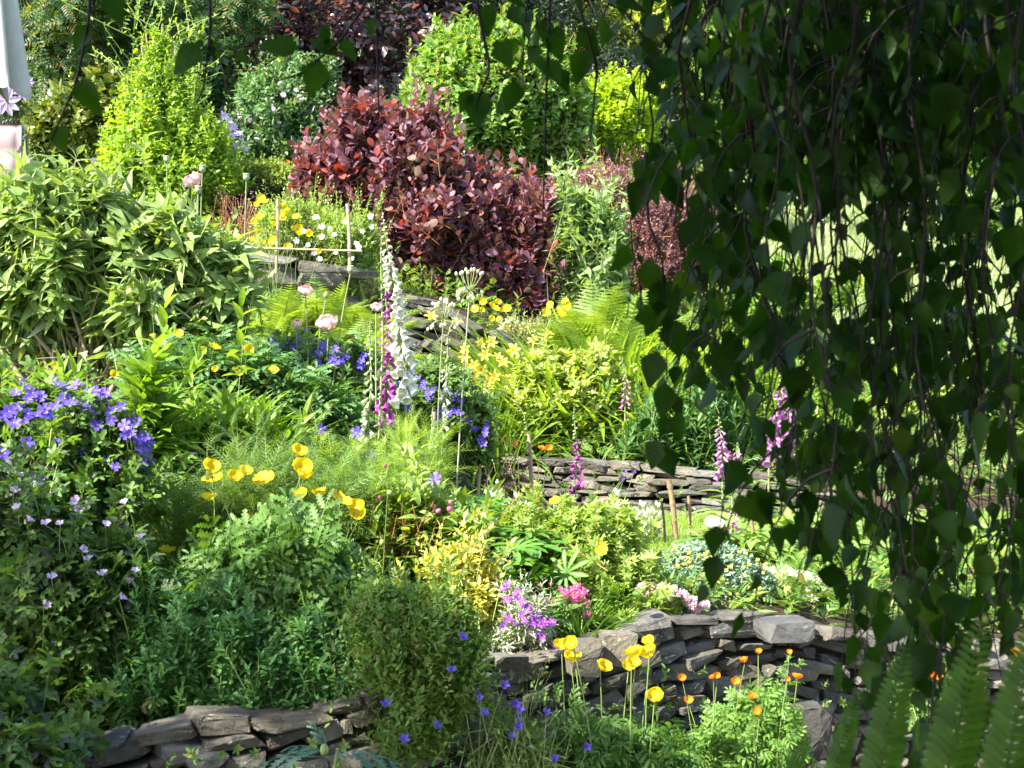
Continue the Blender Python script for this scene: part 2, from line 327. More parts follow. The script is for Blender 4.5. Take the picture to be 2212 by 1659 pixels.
def branches(mb, base, X, n, rng, r0=.014, m=0, spread=.08, sides=5):
    base = np.asarray(base); idx = rng.choice(len(X), min(n, len(X)), replace=False)
    for i in idx:
        b = base+np.array([rng.normal(0, spread), rng.normal(0, spread), -.03]); e = X[i]
        mid = b+(e-b)*np.array([.35, .35, .6])+rng.normal(0, .06, 3)
        tube(mb, bez(b, mid, e, 6)+rng.normal(0, .008, (6, 3)), np.linspace(r0, r0*.22, 6)*rng.uniform(.7, 1.2), sides, m, False)
def base_of(blobs, d):
    u = np.average([b[0] for b in blobs], weights=[b[2]*b[3] for b in blobs]); return gpt(u, d)
def satellites(C, Rr, rng, k):
    """small lobes on the outside of the big ones, so that no outline stays round"""
    D = nz(rng.normal(size=(len(C)*k, 3))*np.array([1, .8, .8])+np.array([0, -.2, .35])); b = np.repeat(C, k, 0); r = np.repeat(Rr, k, 0); f = rng.uniform(.22, .42, (len(b), 1))
    return np.concatenate([C, b+D*r*rng.uniform(.85, 1.08, (len(b), 1))]), np.concatenate([Rr, r*f*rng.uniform(.8, 1.25, r.shape)])
def shrub(name, label, cat, blobs, d, tm, k, size, mat, n, seed, bark=None, smat=None, group=None, nb=26, r0=.014, inner=.5, lump=.26, front=.55, stems_name='branches', sat=2, sprig=None, holes=1., **kw):
    rng = R(seed); C, Rr = blobs3(blobs, d); b = base_of(blobs, d); t = thing(name, label, cat, b, group)
    if sat: C, Rr = satellites(C, Rr, rng, sat)
    X, O = scatter(C, Rr, n, rng, inner, lump, front, True, holes); mb = MB()
    ns = n//11 if sprig is None else sprig
    if ns:
        l_ = kw.get('length', .12); i_ = rng.choice(len(X), ns); k2 = dict(kw); k2['length'] = l_*1.7; k2['narrow'] = .35; k2['up'] = 1.1
        shoots(mb, X[i_]+nz(O[i_]*.5+np.array([0, -.1, .8])+rng.normal(0, .3, (ns, 3)))*l_*rng.uniform(.6, 1.8, (ns, 1)), O[i_], tm, k+3, size*.8, rng, ms=1 if smat else None, **k2)
    shoots(mb, X, O, tm, k, size, rng, ms=1 if smat else None, **kw); part('foliage', mb, [mat, smat] if smat else mat, t)
    if nb:
        mb = MB(); branches(mb, b, X, nb, rng, r0); part(stems_name, mb, bark or BARK, t)
    return t
def surf_d(blobs, d, u, v):
    best = None
    for b in blobs:
        q = 1-((u-b[0])/b[2])**2-((v-b[1])/b[3])**2; dd = d+(b[4] if len(b) > 4 else 0)
        if q <= 0: continue
        rd = b[5] if len(b) > 5 else (b[2]+b[3])*.5*dd/FOC; x = dd-rd*math.sqrt(q)
        best = x if best is None else min(best, x)
    return d if best is None else best
def camdir(p, rng, cam_w=.6, up=.5, rnd=.35):
    c = nz(np.array([0, 0, EYE])-p); return nz(c*cam_w+np.array([0, 0, up])+rng.normal(0, rnd, 3))

# flowers: the axis is +Z, a petal is one unit long
def petal(n=6, wmax=.5, e0=.2, e1=1.0, cup=.4, ruf=.0, tipw=.45, ph=0., r0=.03, L=1., point=False):
    t = np.linspace(0, 1, n); e = e0+(e1-e0)*t; dt = L/(n-1)
    r = r0+np.concatenate([[0], np.cumsum(np.cos(e[:-1])*dt)]); z = np.concatenate([[0], np.cumsum(np.sin(e[:-1])*dt)])
    w = wmax*np.sin(np.pi*np.clip(t*.92+.06, 0, 1))**.8 if point else wmax*(.12+.88*t**.75)*(1-np.clip((t-.7)/.3, 0, 1)**2*(1-tipw))
    s = np.array([-1, -.5, 0, .5, 1]); W = w[:, None]*s[None]
    k = cup*w[:, None]*s[None]**2; y = r[:, None]-k*np.sin(e)[:, None]; zz = z[:, None]+k*np.cos(e)[:, None]
    y = y-(0 if point else .1)*wmax*(s[None]**2)*t[:, None]**3; zz = zz+ruf*np.sin(s[None]*4+ph+t[:, None]*7)*t[:, None]
    V = np.stack([W, y, zz], -1).reshape(-1, 3); i = np.arange(n-1)[:, None]*5; j = np.arange(4)[None]
    return V, np.stack([i+j, i+j+1, i+j+6, i+j+5], -1).reshape(-1, 4)
def dome(mb, r, h, m, z0=0., sides=8): lathe(mb, [(r, z0), (r*.95, z0+h*.4), (r*.6, z0+h*.85), (.002, z0+h)], sides, m)
def flower(name, mats, np_, kw, centre=(.1, .1), seed=1, layers=1, off=.5, jit=.06, anthers=0):
    rng = R(seed); mb = MB()
    for l in range(layers):
        for k in range(np_):
            q = dict(kw); q['ph'] = rng.uniform(0, 6); q['e1'] = kw['e1']+rng.normal(0, jit*2)+l*.15; q['e0'] = kw['e0']+l*.1
            V, Fq = petal(**q); V = V*rng.uniform(1-jit, 1+jit); V = V+np.array([0, 0, .012*(k % 2)]); mb.add(rot(V, 'z', (k+off*l)*2*math.pi/np_+rng.normal(0, jit)), Fq, 0)
    if centre: dome(mb, centre[0], centre[1], 1)
    for k in range(anthers):
        a = k*2.4; rr = .1+.1*rng.random(); tube(mb, [(0, 0, 0), (rr*math.cos(a), rr*math.sin(a), .16+.1*rng.random())], [.008, .02], 4, 2)
    return mesh(name, mb, mats)
YEL = leafmat("yellow_petal", (.68, .53, .012), (.8, .66, .03), .45, .55, tcol=(1.08, 1.0, .5), mott=.16)
ORG = leafmat("orange_petal", (.75, .2, .008), (.85, .3, .01), .4, .5, tcol=(1.3, 1.1, .6), mott=.05)
PALEYEL = leafmat("lily_yellow", (.8, .66, .06), (.88, .75, .16), .35, .5, tcol=(1.2, 1.15, .7), mott=.05)
PINK = leafmat("pink_petal", (.82, .58, .55), (.9, .72, .7), .35, .5, tcol=(1.2, 1.0, .95), mott=.08)
BLUE = leafmat("blue_violet_petal", (.11, .065, .5), (.2, .13, .66), .4, .5, tcol=(1.25, 1.1, 1.25), mott=.1)
LILAC = leafmat("pale_lilac_petal", (.62, .48, .74), (.76, .62, .84), .4, .5, tcol=(1.1, 1.05, 1.1), mott=.05)
MAUVE = leafmat("mauve_petal", (.42, .3, .62), (.55, .42, .72), .4, .5, tcol=(1.1, 1.05, 1.1), mott=.05)
WHITE = leafmat("white_petal", (.8, .8, .74), (.88, .88, .84), .35, .5, tcol=(1.05, 1.08, 1.0), mott=.03)
PURPLE = leafmat("foxglove_purple", (.36, .05, .36), (.48, .09, .46), .4, .45, tcol=(1.3, 1.1, 1.2), mott=.1)
FOXPINK = leafmat("foxglove_pink", (.58, .2, .5), (.7, .3, .6), .4, .45, tcol=(1.2, 1.1, 1.15), mott=.1)
VIOLET = leafmat("violet_petal", (.25, .05, .42), (.38, .1, .55), .35, .5, tcol=(1.3, 1.1, 1.3), mott=.1)
MAG = leafmat("magenta_petal", (.62, .12, .34), (.75, .25, .48), .3, .5, tcol=(1.2, 1.1, 1.1), mott=.1)
PALEPINK = leafmat("thrift_pink", (.68, .46, .6), (.8, .62, .68), .3, .6, tcol=(1.1, 1.05, 1.05), mott=.1)
GCEN = leafmat("flower_centre", (.5, .55, .16), (.6, .6, .2), .1, .6)
PCEN = leafmat("pale_centre", (.7, .6, .75), (.8, .7, .85), .1, .6)
DCEN = leafmat("dark_centre", (.05, .02, .05), (.1, .05, .08), .05, .6)
BUDG = leafmat("bud_green", (.2, .3, .08), (.34, .42, .16), .15, .5)
PALEBUD = leafmat("pale_bud", (.5, .56, .3), (.66, .68, .46), .3, .5, tcol=(1.1, 1.1, .8))
POPPYCUP = [flower("poppy_flower", [YEL, GCEN, YEL], 4, dict(n=8, wmax=.66, e0=.35, e1=1.4, cup=.4, ruf=.075, tipw=.75), (.13, .22), s, anthers=14) for s in (1, 2)]
POPPYOPEN = [flower("poppy_flower", [YEL, GCEN, YEL], 4, dict(wmax=.7, e0=.15, e1=.75, cup=.25, ruf=.09, tipw=.8), (.13, .2), s, anthers=14) for s in (3, 4)]
ORANGECUP = [flower("poppy_flower", [ORG, GCEN, YEL], 4, dict(wmax=.66, e0=.35, e1=1.4, cup=.4, ruf=.06, tipw=.7), (.13, .2), s, anthers=10) for s in (5, 6)]
BIGPOPPY = [flower("poppy_flower", [PINK, DCEN, DCEN], 4, dict(n=8, wmax=.72, e0=.15, e1=2.3, cup=.35, ruf=.07, tipw=.8), (.16, .3), s, layers=2, anthers=10) for s in (7, 8)]
POPPYBUD = [flower("poppy_flower", [PINK, DCEN, DCEN], 4, dict(n=8, wmax=.5, e0=.5, e1=2.5, cup=.5, ruf=.04, tipw=.7), None, s, layers=2) for s in (9,)]
GERAN = [flower("geranium_flower", [BLUE, PCEN, PCEN], 5, dict(wmax=.42, e0=.3, e1=.1, cup=.15, ruf=.02, tipw=.7), (.07, .12), s, anthers=5) for s in (11, 12)]
CAMPAN = [flower("bell_flower", [BLUE, PCEN], 5, dict(wmax=.3, e0=1.1, e1=.3, cup=.3, ruf=.0, tipw=.2), (.06, .3), s) for s in (13,)]
PALEG = [flower("geranium_flower", [LILAC, PCEN, MAUVE], 5, dict(wmax=.36, e0=1.0, e1=.25, cup=.3, ruf=.02, tipw=.75), (.06, .2), s, anthers=5) for s in (14, 15)]
WHITEFL = [flower("white_flower", [WHITE, GCEN], 5, dict(wmax=.46, e0=.25, e1=.15, cup=.15, tipw=.8), (.14, .1), s) for s in (16,)]
CLEM = [flower("clematis_flower", [LILAC, PALEBUD, PALEBUD], 8, dict(n=7, wmax=.2, e0=.1, e1=.1, cup=.3, ruf=.02, point=True), (.12, .15), s, anthers=8) for s in (17,)]
LILY = [flower("lily_flower", [PALEYEL, GCEN, YEL], 6, dict(n=9, wmax=.17, e0=1.35, e1=-.25, cup=.3, ruf=.01, point=True), None, s, anthers=5) for s in (18, 19)]
DARKV = [flower("columbine_flower", [leafmat("dark_violet_petal", (.06, .02, .13), (.1, .04, .2), .3, .5), GCEN], 5, dict(wmax=.35, e0=.9, e1=.4, cup=.3, tipw=.5), (.1, .2), 27)]
SMALLV = [flower("small_flower", [VIOLET, GCEN], 4, dict(wmax=.45, e0=.3, e1=.0, cup=.1, tipw=.8), (.1, .1), s) for s in (20,)]
MIXPURP = [flower("small_flower", [MAUVE, GCEN], 5, dict(wmax=.4, e0=.3, e1=.1, cup=.1, tipw=.8), (.1, .1), s) for s in (21,)]
def head(name, mats, seed, n=60, tm=TINY, size=.55, flat=.8):
    rng = R(seed); mb = MB(); D = nz(rng.normal(size=(n*2, 3))); D = D[D[:, 2] > -.45][:n]; X = D*np.array([1, 1, flat])*.55
    place(mb, tm, X, nz(D+rng.normal(0, .35, D.shape)), rng.normal(size=D.shape), size*rng.uniform(.7, 1.2, len(D))); dome(mb, .5, .5, 1, -.1); return mesh(name, mb, mats)
THRIFT = [head("thrift_head", [MAG, MAG], 22), head("thrift_head", [PALEPINK, PALEPINK], 23)]
WHEAD = [head("candytuft_head", [WHITE, GCEN], 24, 40, flat=.45)]
YHEAD = [head("sedum_head", [leafmat("sedum_yellow", (.62, .6, .1), (.75, .72, .18), .2, .6), BUDG], 25, 50, flat=.4)]
def bell(name, mat, inner, seed=0, L=1.0):
    mb = MB(); n = 10; a = np.linspace(0, 2*np.pi, n, endpoint=False); prof = [(.02, 0), (.11, .02), (.15, .15), (.17, .35), (.21, .6), (.25, .82), (.34, .97), (.38, 1.0)]
    lathe(mb, prof, n, 0); lathe(mb, [(.33, .965), (.24, .82), (.2, .6), (.15, .3)], n, 1); lathe(mb, [(.03, -.12), (.13, -.02), (.17, .1), (.19, .16)], 5, 2); return mesh(name, mb, [mat, inner, BUDG])
BELLW = bell("foxglove_bell", WHITE, WHITE); BELLP = bell("foxglove_bell", PURPLE, FOXPINK); BELLK = bell("foxglove_bell", FOXPINK, LILAC); BELLC = bell("foxglove_bell", PALEBUD, WHITE)
def budmesh(mat, name="flower_bud"):
    mb = MB(); lathe(mb, [(.05, 0), (.3, .15), (.38, .45), (.3, .75), (.12, .95), (.01, 1)], 7); return mesh(name, mb, mat)
BUD = budmesh(BUDG); BUDW = budmesh(PALEBUD)
def podmesh():
    mb = MB(); lathe(mb, [(.06, 0), (.34, .18), (.46, .5), (.42, .82), (.3, .95)], 10); lathe(mb, [(.5, .93), (.52, 1.0), (.3, 1.06), (.01, 1.08)], 10); return mesh("seed_pod", mb, leafmat("pod_green", (.3, .36, .2), (.4, .46, .28), .05, .5))
POD = podmesh()

def stem_to(parent, base, tip, r, mat, rng, sag=0., name='stem', lean=.5):
    base = np.asarray(base, float); tip = np.asarray(tip, float); mid = base*(1-lean)+tip*lean; mid[2] = base[2]+(tip[2]-base[2])*.6; mid[:2] = base[:2]+(tip[:2]-base[:2])*.3
    mb = MB(); q = bez(base, mid+rng.normal(0, .012, 3), tip, 8); tube(mb, q, np.linspace(r, r*.6, 8), 5, 0); return part(name, mb, mat, parent)
def leafy(mb, base, n, rad, height, tm, size, rng, m=0, stem_m=None, up=.8, droop=.3):
    """a clump: leaves on stalks rising from the base"""
    a = rng.uniform(0, 6.3, n); r = rad*rng.random(n)**.6; h = height*rng.uniform(.25, 1, n)*(1-.35*(r/rad)**2)
    X = np.stack([base[0]+r*np.cos(a), base[1]+r*np.sin(a), base[2]+h], 1); rd = np.stack([np.cos(a+rng.normal(0, .6, n)), np.sin(a+rng.normal(0, .6, n)), np.zeros(n)], 1)
    A = nz(rd*(.9)+np.array([0, 0, up-.5])+rng.normal(0, .25, (n, 3))); A[:, 2] -= droop*rng.random(n); N = np.array([0, -.25, 1.])+rng.normal(0, .25, (n, 3))
    placev(mb, tm, X, A, N, size*rng.uniform(.65, 1.25, n), rng, m)
    if stem_m is not None:
        b = np.stack([base[0]+r*.25*np.cos(a), base[1]+r*.25*np.sin(a), np.full(n, base[2]-.02)], 1); v = X-b; ln = np.linalg.norm(v, axis=1)
        place(mb, NEEDLE, b, v, rng.normal(size=v.shape), ln, stem_m, W=.0025/.035/ln)
def flowers(t, spots, meshes, size, d, rng, base=None, smat=None, sr=.0022, cam_w=.6, up=.5, rnd=.3, dj=.12, name=None, blobs=None, spread=.1, svar=.15, short=False):
    """flowers at the places they show in the photo, each on its own stem when smat is given"""
    for s in spots:
        dd = (surf_d(blobs, d, s[0], s[1])-.03 if blobs else d)+rng.uniform(-dj, dj)
        p = P(s[0], s[1], dd); dr = camdir(p, rng, cam_w, up, rnd); o = inst(name or 'flower', meshes[rng.integers(0, len(meshes))], t, p, dr, size*(s[2] if len(s) > 2 else 1)*rng.uniform(1-svar, 1+svar), rng.uniform(0, 6))
        if smat is not None:
            if short: stem_to(t, p+np.array([rng.normal(0, .02), .06, -.13]), p-dr*.004, sr, smat, rng); continue
            b = WL[t] if base is None else np.asarray(base); g = b+(p-b)*np.array([.55, .55, 0])+rng.normal(0, spread, 3)*np.array([1, 1, 0]); g[2] = float(ground(g[0], g[1])[0])
            stem_to(t, g, p-dr*.004, sr, smat, rng)
def fern(label, u, vtop, d, mat, seed, n=14, spread=1.0, group=None, L=None, tilt=.7):
    rng = R(seed); b = gpt(u, d); L = L or (P(u, vtop, d)[2]-b[2])*1.05; t = thing('fern', label, 'fern', b, group)
    for i in range(n):
        mb = MB(); a = i*2.4+rng.normal(0, .3); th = (.12+tilt*(i/n))*spread; rd = np.array([math.cos(a), math.sin(a), 0]); A = rd*math.sin(th)+np.array([0, 0, math.cos(th)]); N = np.array([0, 0, math.sin(th)])-rd*math.cos(th)
        place(mb, FROND[rng.integers(0, 3)], np.array([b+rd*.03]), np.array([A]), np.array([N]), L*rng.uniform(.75, 1.1)); part('frond', mb, mat, t)
    return t
def foxglove(label, u0, v0, u1, v1, d, bellm, seed, vbell=None, bud=None, size=.048, leaves=True, group='foxgloves in the flower beds', lean=0., nb=34, side=0., rst=.0065, bare=0., omax=.62, vbase=None, tipbend=0., lmat=None):
    """u0, v0 = tip of the spike, u1, v1 = lowest bell"""
    rng = R(seed); tip = P(u0, v0, d); low = P(u1, v1, d); b = gpt(u1+(u1-u0)*.15, d); t = thing('foxglove', label, 'foxglove', b, group)
    mb = MB(); q = np.array([b, b*.4+low*.6, low, low*.5+tip*.5+np.array([.012, 0, 0]), low*.15+tip*.85, tip+np.array([tipbend, 0, 0])]); pts = lerp_path(q, 20); tube(mb, pts, np.linspace(rst, rst*.3, 20), 6)
    part('stem', mb, STEM2, t); ax = lambda f: np.array([np.interp(f, np.linspace(0, 1, 5)[:4], (q[2:, k])) if False else np.interp(f, [0, .5, .85, 1], q[2:, k]) for k in range(3)])
    mb = MB()
    for i in range(nb):
        f = (i+.3)/nb; p = ax(f); a = -math.pi/2+side+(i % 2-.5)*1.5+rng.normal(0, .55); o = np.array([math.cos(a), math.sin(a), 0]); openf = 1-f*1.05
        place(mb, OVATE3, np.array([p]), np.array([o+np.array([0, 0, -.1])]), np.array([[0, 0, 1.]]), .03*(1-.5*f))
        if f < bare: continue
        if f < omax: inst('flower', bellm, t, p+o*.008, nz(o*(.75)+np.array([0, 0, -.85+.25*f])+rng.normal(0, .1, 3)), size*(1.12-.8*f)*rng.uniform(.9, 1.08), rng.uniform(0, 6))
        else: inst('flower_bud', bud or BUD, t, p+o*.004, nz(o+np.array([0, 0, -.6+1.2*(f-.6)])), size*(.52-.38*(f-.6)/.4)*rng.uniform(.9, 1.1), 0)
    for i in range(26):
        f = .8+.2*i/26; p = ax(f); a = i*2.4; o = np.array([math.cos(a), math.sin(a), .5]); place(mb, OVATE3, np.array([p]), np.array([o]), np.array([[0, 0, 1.]]), .02*(1.2-f))
    part('bracts', mb, lmat or BUDG, t)
    if leaves:
        mb = MB(); n = 12
        for i in range(n):
            f = i/n; p = b+(low-b)*f*.85; a = i*2.4+rng.normal(0, .2); o = np.array([math.cos(a), math.sin(a), .35]); place(mb, LANCEW, np.array([p]), np.array([o]), np.array([[0, 0, 1.]])-.3*o, (.24-.13*f)*rng.uniform(.8, 1.1), W=np.array([1.5]))
        part('leaves', mb, FOXLEAF, t)
    return t
def blades(name, label, cat, u, d, rad, n, L, mat, seed, tm=BLADE, group=None, updir=.9, rx=1., smin=.7, W=None):
    rng = R(seed); b = gpt(u, d); t = thing(name, label, cat, b, group); mb = MB(); a = rng.uniform(0, 6.3, n); r = rad*rng.random(n)**.5
    X = np.stack([b[0]+r*np.cos(a)*rx, b[1]+r*np.sin(a), np.zeros(n)], 1); X[:, 2] = ground(X[:, 0], X[:, 1])-.01
    rd = np.stack([np.cos(a)*rx, np.sin(a), 0*a], 1)+rng.normal(0, .45, (n, 3))*np.array([1, 1, 0]); rd = nz(rd); th = np.clip(rng.normal(.15+.55*(r/rad), .18, n), .02, 1.3)[:, None]
    A = rd*np.sin(th)+np.array([0, 0, 1.])*np.cos(th)*updir; N = np.array([0, 0, 1.])*np.sin(th)-rd*np.cos(th)
    placev(mb, tm, X, A, N, L*rng.uniform(smin, 1.1, n), rng, 0, None if W is None else np.full(n, W)); part('leaves', mb, mat, t); return t

# dry stone walls
import bmesh
def hull(rng):
    bm = bmesh.new(); c = [(x, y, z) for x in (-.5, .5) for y in (-.5, .5) for z in (-.5, .5)]
    for p in c:
        s = rng.uniform(.5, 1.0, 3); s[2] = rng.uniform(.3, 1.0); bm.verts.new((p[0]*s[0]+rng.normal(0, .02), p[1]*s[1], p[2]*s[2]))
    for k in range(14):
        p = rng.uniform(-.5, .5, 3); a = rng.integers(0, 3); p[a] = .5*np.sign(p[a])*rng.uniform(.85, 1.0); p *= np.array([1, 1, .95]); bm.verts.new(p*.95)
    bmesh.ops.convex_hull(bm, input=bm.verts); bmesh.ops.delete(bm, geom=[v for v in bm.verts if not v.link_faces], context='VERTS')
    bmesh.ops.bevel(bm, geom=list(bm.edges), offset=.014, segments=1, affect='EDGES'); bmesh.ops.triangulate(bm, faces=bm.faces); bmesh.ops.subdivide_edges(bm, edges=bm.edges, cuts=1, use_grid_fill=True); bmesh.ops.triangulate(bm, faces=bm.faces); bmesh.ops.subdivide_edges(bm, edges=[e for e in bm.edges if e.calc_length() > .16], cuts=1, use_grid_fill=True); bmesh.ops.triangulate(bm, faces=bm.faces)
    for v in bm.verts: v.co *= 1+rng.normal(0, .011)
    bm.verts.index_update(); V = np.array([v.co[:] for v in bm.verts]); Fq = np.array([[v.index for v in f.verts] for f in bm.faces]); bm.free(); return V, Fq
_hr = R(77); HULLS = [hull(_hr) for _ in range(26)]
def put_stone(mb, rng, p, tang, L, Dp, H, tilt=0., m=0, yaw=.1):
    V, Fq = HULLS[rng.integers(0, len(HULLS))]; t = np.array([tang[0], tang[1], 0]); t = t/np.linalg.norm(t); t = np.array([t[0]*math.cos(y := rng.normal(0, yaw))-t[1]*math.sin(y), t[0]*math.sin(y)+t[1]*math.cos(y), math.tan(tilt)]); t = t/np.linalg.norm(t)
    n = nz(np.cross([0, 0, 1.], t)); up = np.cross(t, n)
    if rng.random() < .5: V = V*np.array([-1, 1, 1]); Fq = Fq[:, ::-1]
    if rng.random() < .5: V = V*np.array([1, 1, -1]); Fq = Fq[:, ::-1]
    mb.add(p+V[:, 0:1]*L*t+V[:, 1:2]*Dp*n+V[:, 2:3]*H*up, Fq, m)
def wall(name, label, path, mat, seed, rows=(.05, .1), lens=(.09, .3), depth=.24, tiltm=0., cap=(.18, .42), group=None, batter=.12, capH=(.05, .09), small=.3):
    """path: (x, y, z of the top, z of the foot) of the face"""
    rng = R(seed); path = lerp_path(path, 80); seg = np.concatenate([[0], np.cumsum(np.linalg.norm(np.diff(path[:, :2], axis=0), axis=1))]); S = seg[-1]
    at = lambda s: np.array([np.interp(s, seg, path[:, k]) for k in range(4)])
    t = thing(name, label, 'wall', [*at(S/2)[:2], at(S/2)[3]], group); mb = MB(); hmax = (path[:, 2]-path[:, 3]).max(); h = 0
    while h < hmax:
        rh = rng.uniform(*rows); s = -rng.uniform(0, .1)
        while s < S:
            L = rng.uniform(*lens)*(rng.uniform(.4, .7) if rng.random() < small else 1); q = at(s+L/2); a0, a1 = at(max(0, s-.05)), at(min(S, s+L+.05)); tg = (a1-a0)[:2]; nrm = nz(np.array([tg[1], -tg[0], 0])); z = q[2]-h-rh/2-.02
            if z > q[3]-.06:
                hh = rh*rng.uniform(.85, 1.45); Dp = depth*rng.uniform(.7, 1.2); slope = math.atan2(a1[2]-a0[2], max(1e-3, np.linalg.norm(tg)))
                pos = np.array([q[0], q[1], z+rng.normal(0, .008)])-nrm*(Dp*.5+batter*(z-q[3])+rng.normal(0, .014)); put_stone(mb, rng, pos, tg, L*1.12, Dp, hh, slope+tiltm+rng.normal(0, .07), 0)
            s += L*.97
        h += rh*.93
    part('stonework', mb, mat, t, smooth=False); s = -.05
    while s < S:
        L = rng.uniform(*cap); q = at(s+L/2); a0, a1 = at(max(0, s)), at(min(S, s+L)); tg = (a1-a0)[:2]; nrm = nz(np.array([tg[1], -tg[0], 0])); H = rng.uniform(*capH); Dp = depth*rng.uniform(1.0, 1.4)
        mb = MB(); c = np.array([q[0], q[1], q[2]-.01+H*.2])-nrm*(Dp*.5+batter*(q[2]-q[3])-rng.uniform(-.01, .03)); put_stone(mb, rng, c, tg, L*1.1, Dp, H, math.atan2(a1[2]-a0[2], max(1e-3, np.linalg.norm(tg)))+tiltm*.5+rng.normal(0, .05)); part('capstone', mb, mat, t, smooth=False); s += L*.98
    return t
# ------------------------------------------------------------------ leaf colours
FOXLEAF = leafmat("foxglove_leaf", (.11, .2, .05), (.19, .29, .09), .3, .55)
LIME = leafmat("lime_leaf", (.17, .31, .025), (.31, .43, .06), .45, .4)
PHOT = leafmat("glossy_leaf", (.08, .19, .03), (.2, .32, .075), .32, .38, (.24, .26, .09))
CHOIS = leafmat("golden_leaf", (.22, .36, .015), (.36, .46, .04), .4, .4)
COTIN = leafmat("purple_leaf", (.115, .05, .08), (.225, .115, .155), .28, .5, (.3, .06, .04), (.2, .13, .10), .25, (1.7, .9, .5))
BERB = leafmat("barberry_leaf", (.15, .075, .09), (.32, .19, .21), .3, .5, (.34, .15, .13), tcol=(1.5, .9, .8))
BUDD = leafmat("felted_leaf", (.15, .25, .06), (.25, .35, .12), .3, .6, None, (.3, .36, .22))
PALEL = leafmat("pale_green_leaf", (.16, .26, .09), (.26, .36, .16), .35, .55)
MIDL = leafmat("mid_green_leaf", (.07, .16, .03), (.14, .24, .055), .35, .5, (.24, .22, .06))
FRESH = leafmat("fresh_green_leaf", (.12, .24, .03), (.22, .34, .06), .4, .5)
DARKL = leafmat("dark_green_leaf", (.03, .075, .022), (.07, .13, .04), .3, .35)
BLUEG = leafmat("blue_green_leaf", (.06, .15, .045), (.12, .23, .08), .3, .5)
GERL = leafmat("geranium_leaf", (.08, .17, .035), (.15, .26, .06), .35, .5, (.06, .06, .05))
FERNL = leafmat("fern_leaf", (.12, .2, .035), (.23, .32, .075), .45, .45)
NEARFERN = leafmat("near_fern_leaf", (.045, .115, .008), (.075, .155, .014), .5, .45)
YGREEN = leafmat("yellow_green_leaf", (.2, .3, .05), (.36, .43, .11), .35, .45, (.46, .46, .2))
VARIEG = leafmat("variegated_leaf", (.38, .38, .05), (.58, .56, .2), .35, .4, (.08, .18, .04))
SILVER = leafmat("silver_leaf", (.3, .36, .26), (.46, .5, .4), .2, .7)
SEDG = leafmat("sedum_leaf", (.15, .27, .19), (.27, .38, .29), .2, .45)
BEECH = leafmat("copper_beech_leaf", (.035, .019, .026), (.085, .05, .06), .2, .3, (.16, .04, .015), spec=.7, tcol=(1.6, .8, .5))
ROWAN = leafmat("pinnate_leaf", (.04, .10, .03), (.09, .165, .045), .35, .45, (.2, .13, .025))
WOODL = leafmat("wood_leaf", (.02, .045, .015), (.05, .09, .025), .25, .4)
MAPLEL = leafmat("yellow_maple_leaf", (.26, .34, .04), (.42, .46, .1), .45, .5)
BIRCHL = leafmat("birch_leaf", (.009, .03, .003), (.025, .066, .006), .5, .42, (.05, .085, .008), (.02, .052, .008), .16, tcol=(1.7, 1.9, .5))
HEUCH = leafmat("dark_heuchera", (.1, .035, .04), (.2, .08, .08), .2, .5, (.4, .25, .22))
GRASSM = leafmat("lawn_blade", (.16, .27, .04), (.28, .38, .09), .35, .6)
BANKM = leafmat("pale_grass", (.27, .35, .18), (.4, .47, .3), .35, .6)
CAMPL = leafmat("campanula_leaf", (.09, .185, .035), (.17, .28, .065), .38, .55, (.2, .2, .07))
POTEN = leafmat("potentilla_leaf", (.17, .28, .045), (.3, .4, .11), .35, .5)
PEONY = leafmat("peony_leaf", (.14, .24, .04), (.25, .34, .09), .4, .45)
GCOVER = leafmat("cushion_leaf", (.07, .19, .055), (.13, .28, .09), .35, .42)

# ------------------------------------------------------------------ the ground
ys = np.concatenate([np.linspace(.3, 3.2, 16), np.linspace(3.3, 14.6, 190), np.linspace(14.9, 60, 50)]); ts = np.linspace(-1, 1, 130)
X = (ts[None]*(1.6+ys[:, None]*.75)).ravel(); Y = np.repeat(ys, len(ts)); Z = ground(X, Y); n = len(ts)
i = np.arange(len(ys)-1)[:, None]*n; j = np.arange(n-1)[None]
mb = MB(); mb.add(np.stack([X, Y, Z], 1), np.stack([i+j, i+j+1, i+n+j+1, i+n+j], -1).reshape(-1, 4)); setting("ground", mb, SOIL)
def sheet(us, fd0, fd1, nu, nd, lift, mat, name):
    U = np.linspace(*us, nu); V = []
    for a in np.linspace(0, 1, nd):
        d = np.array([fd0(u)*(1-a)+fd1(u)*a for u in U]); x = (U-UC)/FOC*d; V.append(np.stack([x, d, ground(x, d)+lift], 1))
    mb = MB(); i = np.arange(nd-1)[:, None]*nu; j = np.arange(nu-1)[None]; mb.add(np.concatenate(V), np.stack([i+j, i+j+1, i+nu+j+1, i+nu+j], -1).reshape(-1, 4)); return setting(name, mb, mat)
footA = lambda u: float(np.interp(u, [c[0] for c in COLS], [c[1][1][0] for c in COLS])); topA = lambda u: footA(u)+.22
PATHM = surf("gravel", (.24, .2, .15), (.42, .36, .28), 60, .9, .8, 120)
sheet((900, 3200), lambda u: 2.6, lambda u: footA(u)-.03, 40, 8, .006, PATHM, "path")
footM = lambda u: float(np.interp(u, [c[0] for c in COLS], [c[1][4][0] for c in COLS]))
LAWNM = surf("turf", (.09, .15, .03), (.15, .22, .05), 30, .95, .6, 120)
sheet((1280, 3000), lambda u: topA(u)+1.25+max(0, (1560-u)*.003), lambda u: footM(u)-.05, 40, 14, .008, LAWNM, "lawn")
sheet((1640, 3600), lambda u: 11.6, lambda u: 17.4, 40, 20, .01, LAWNM, "grass_bank")
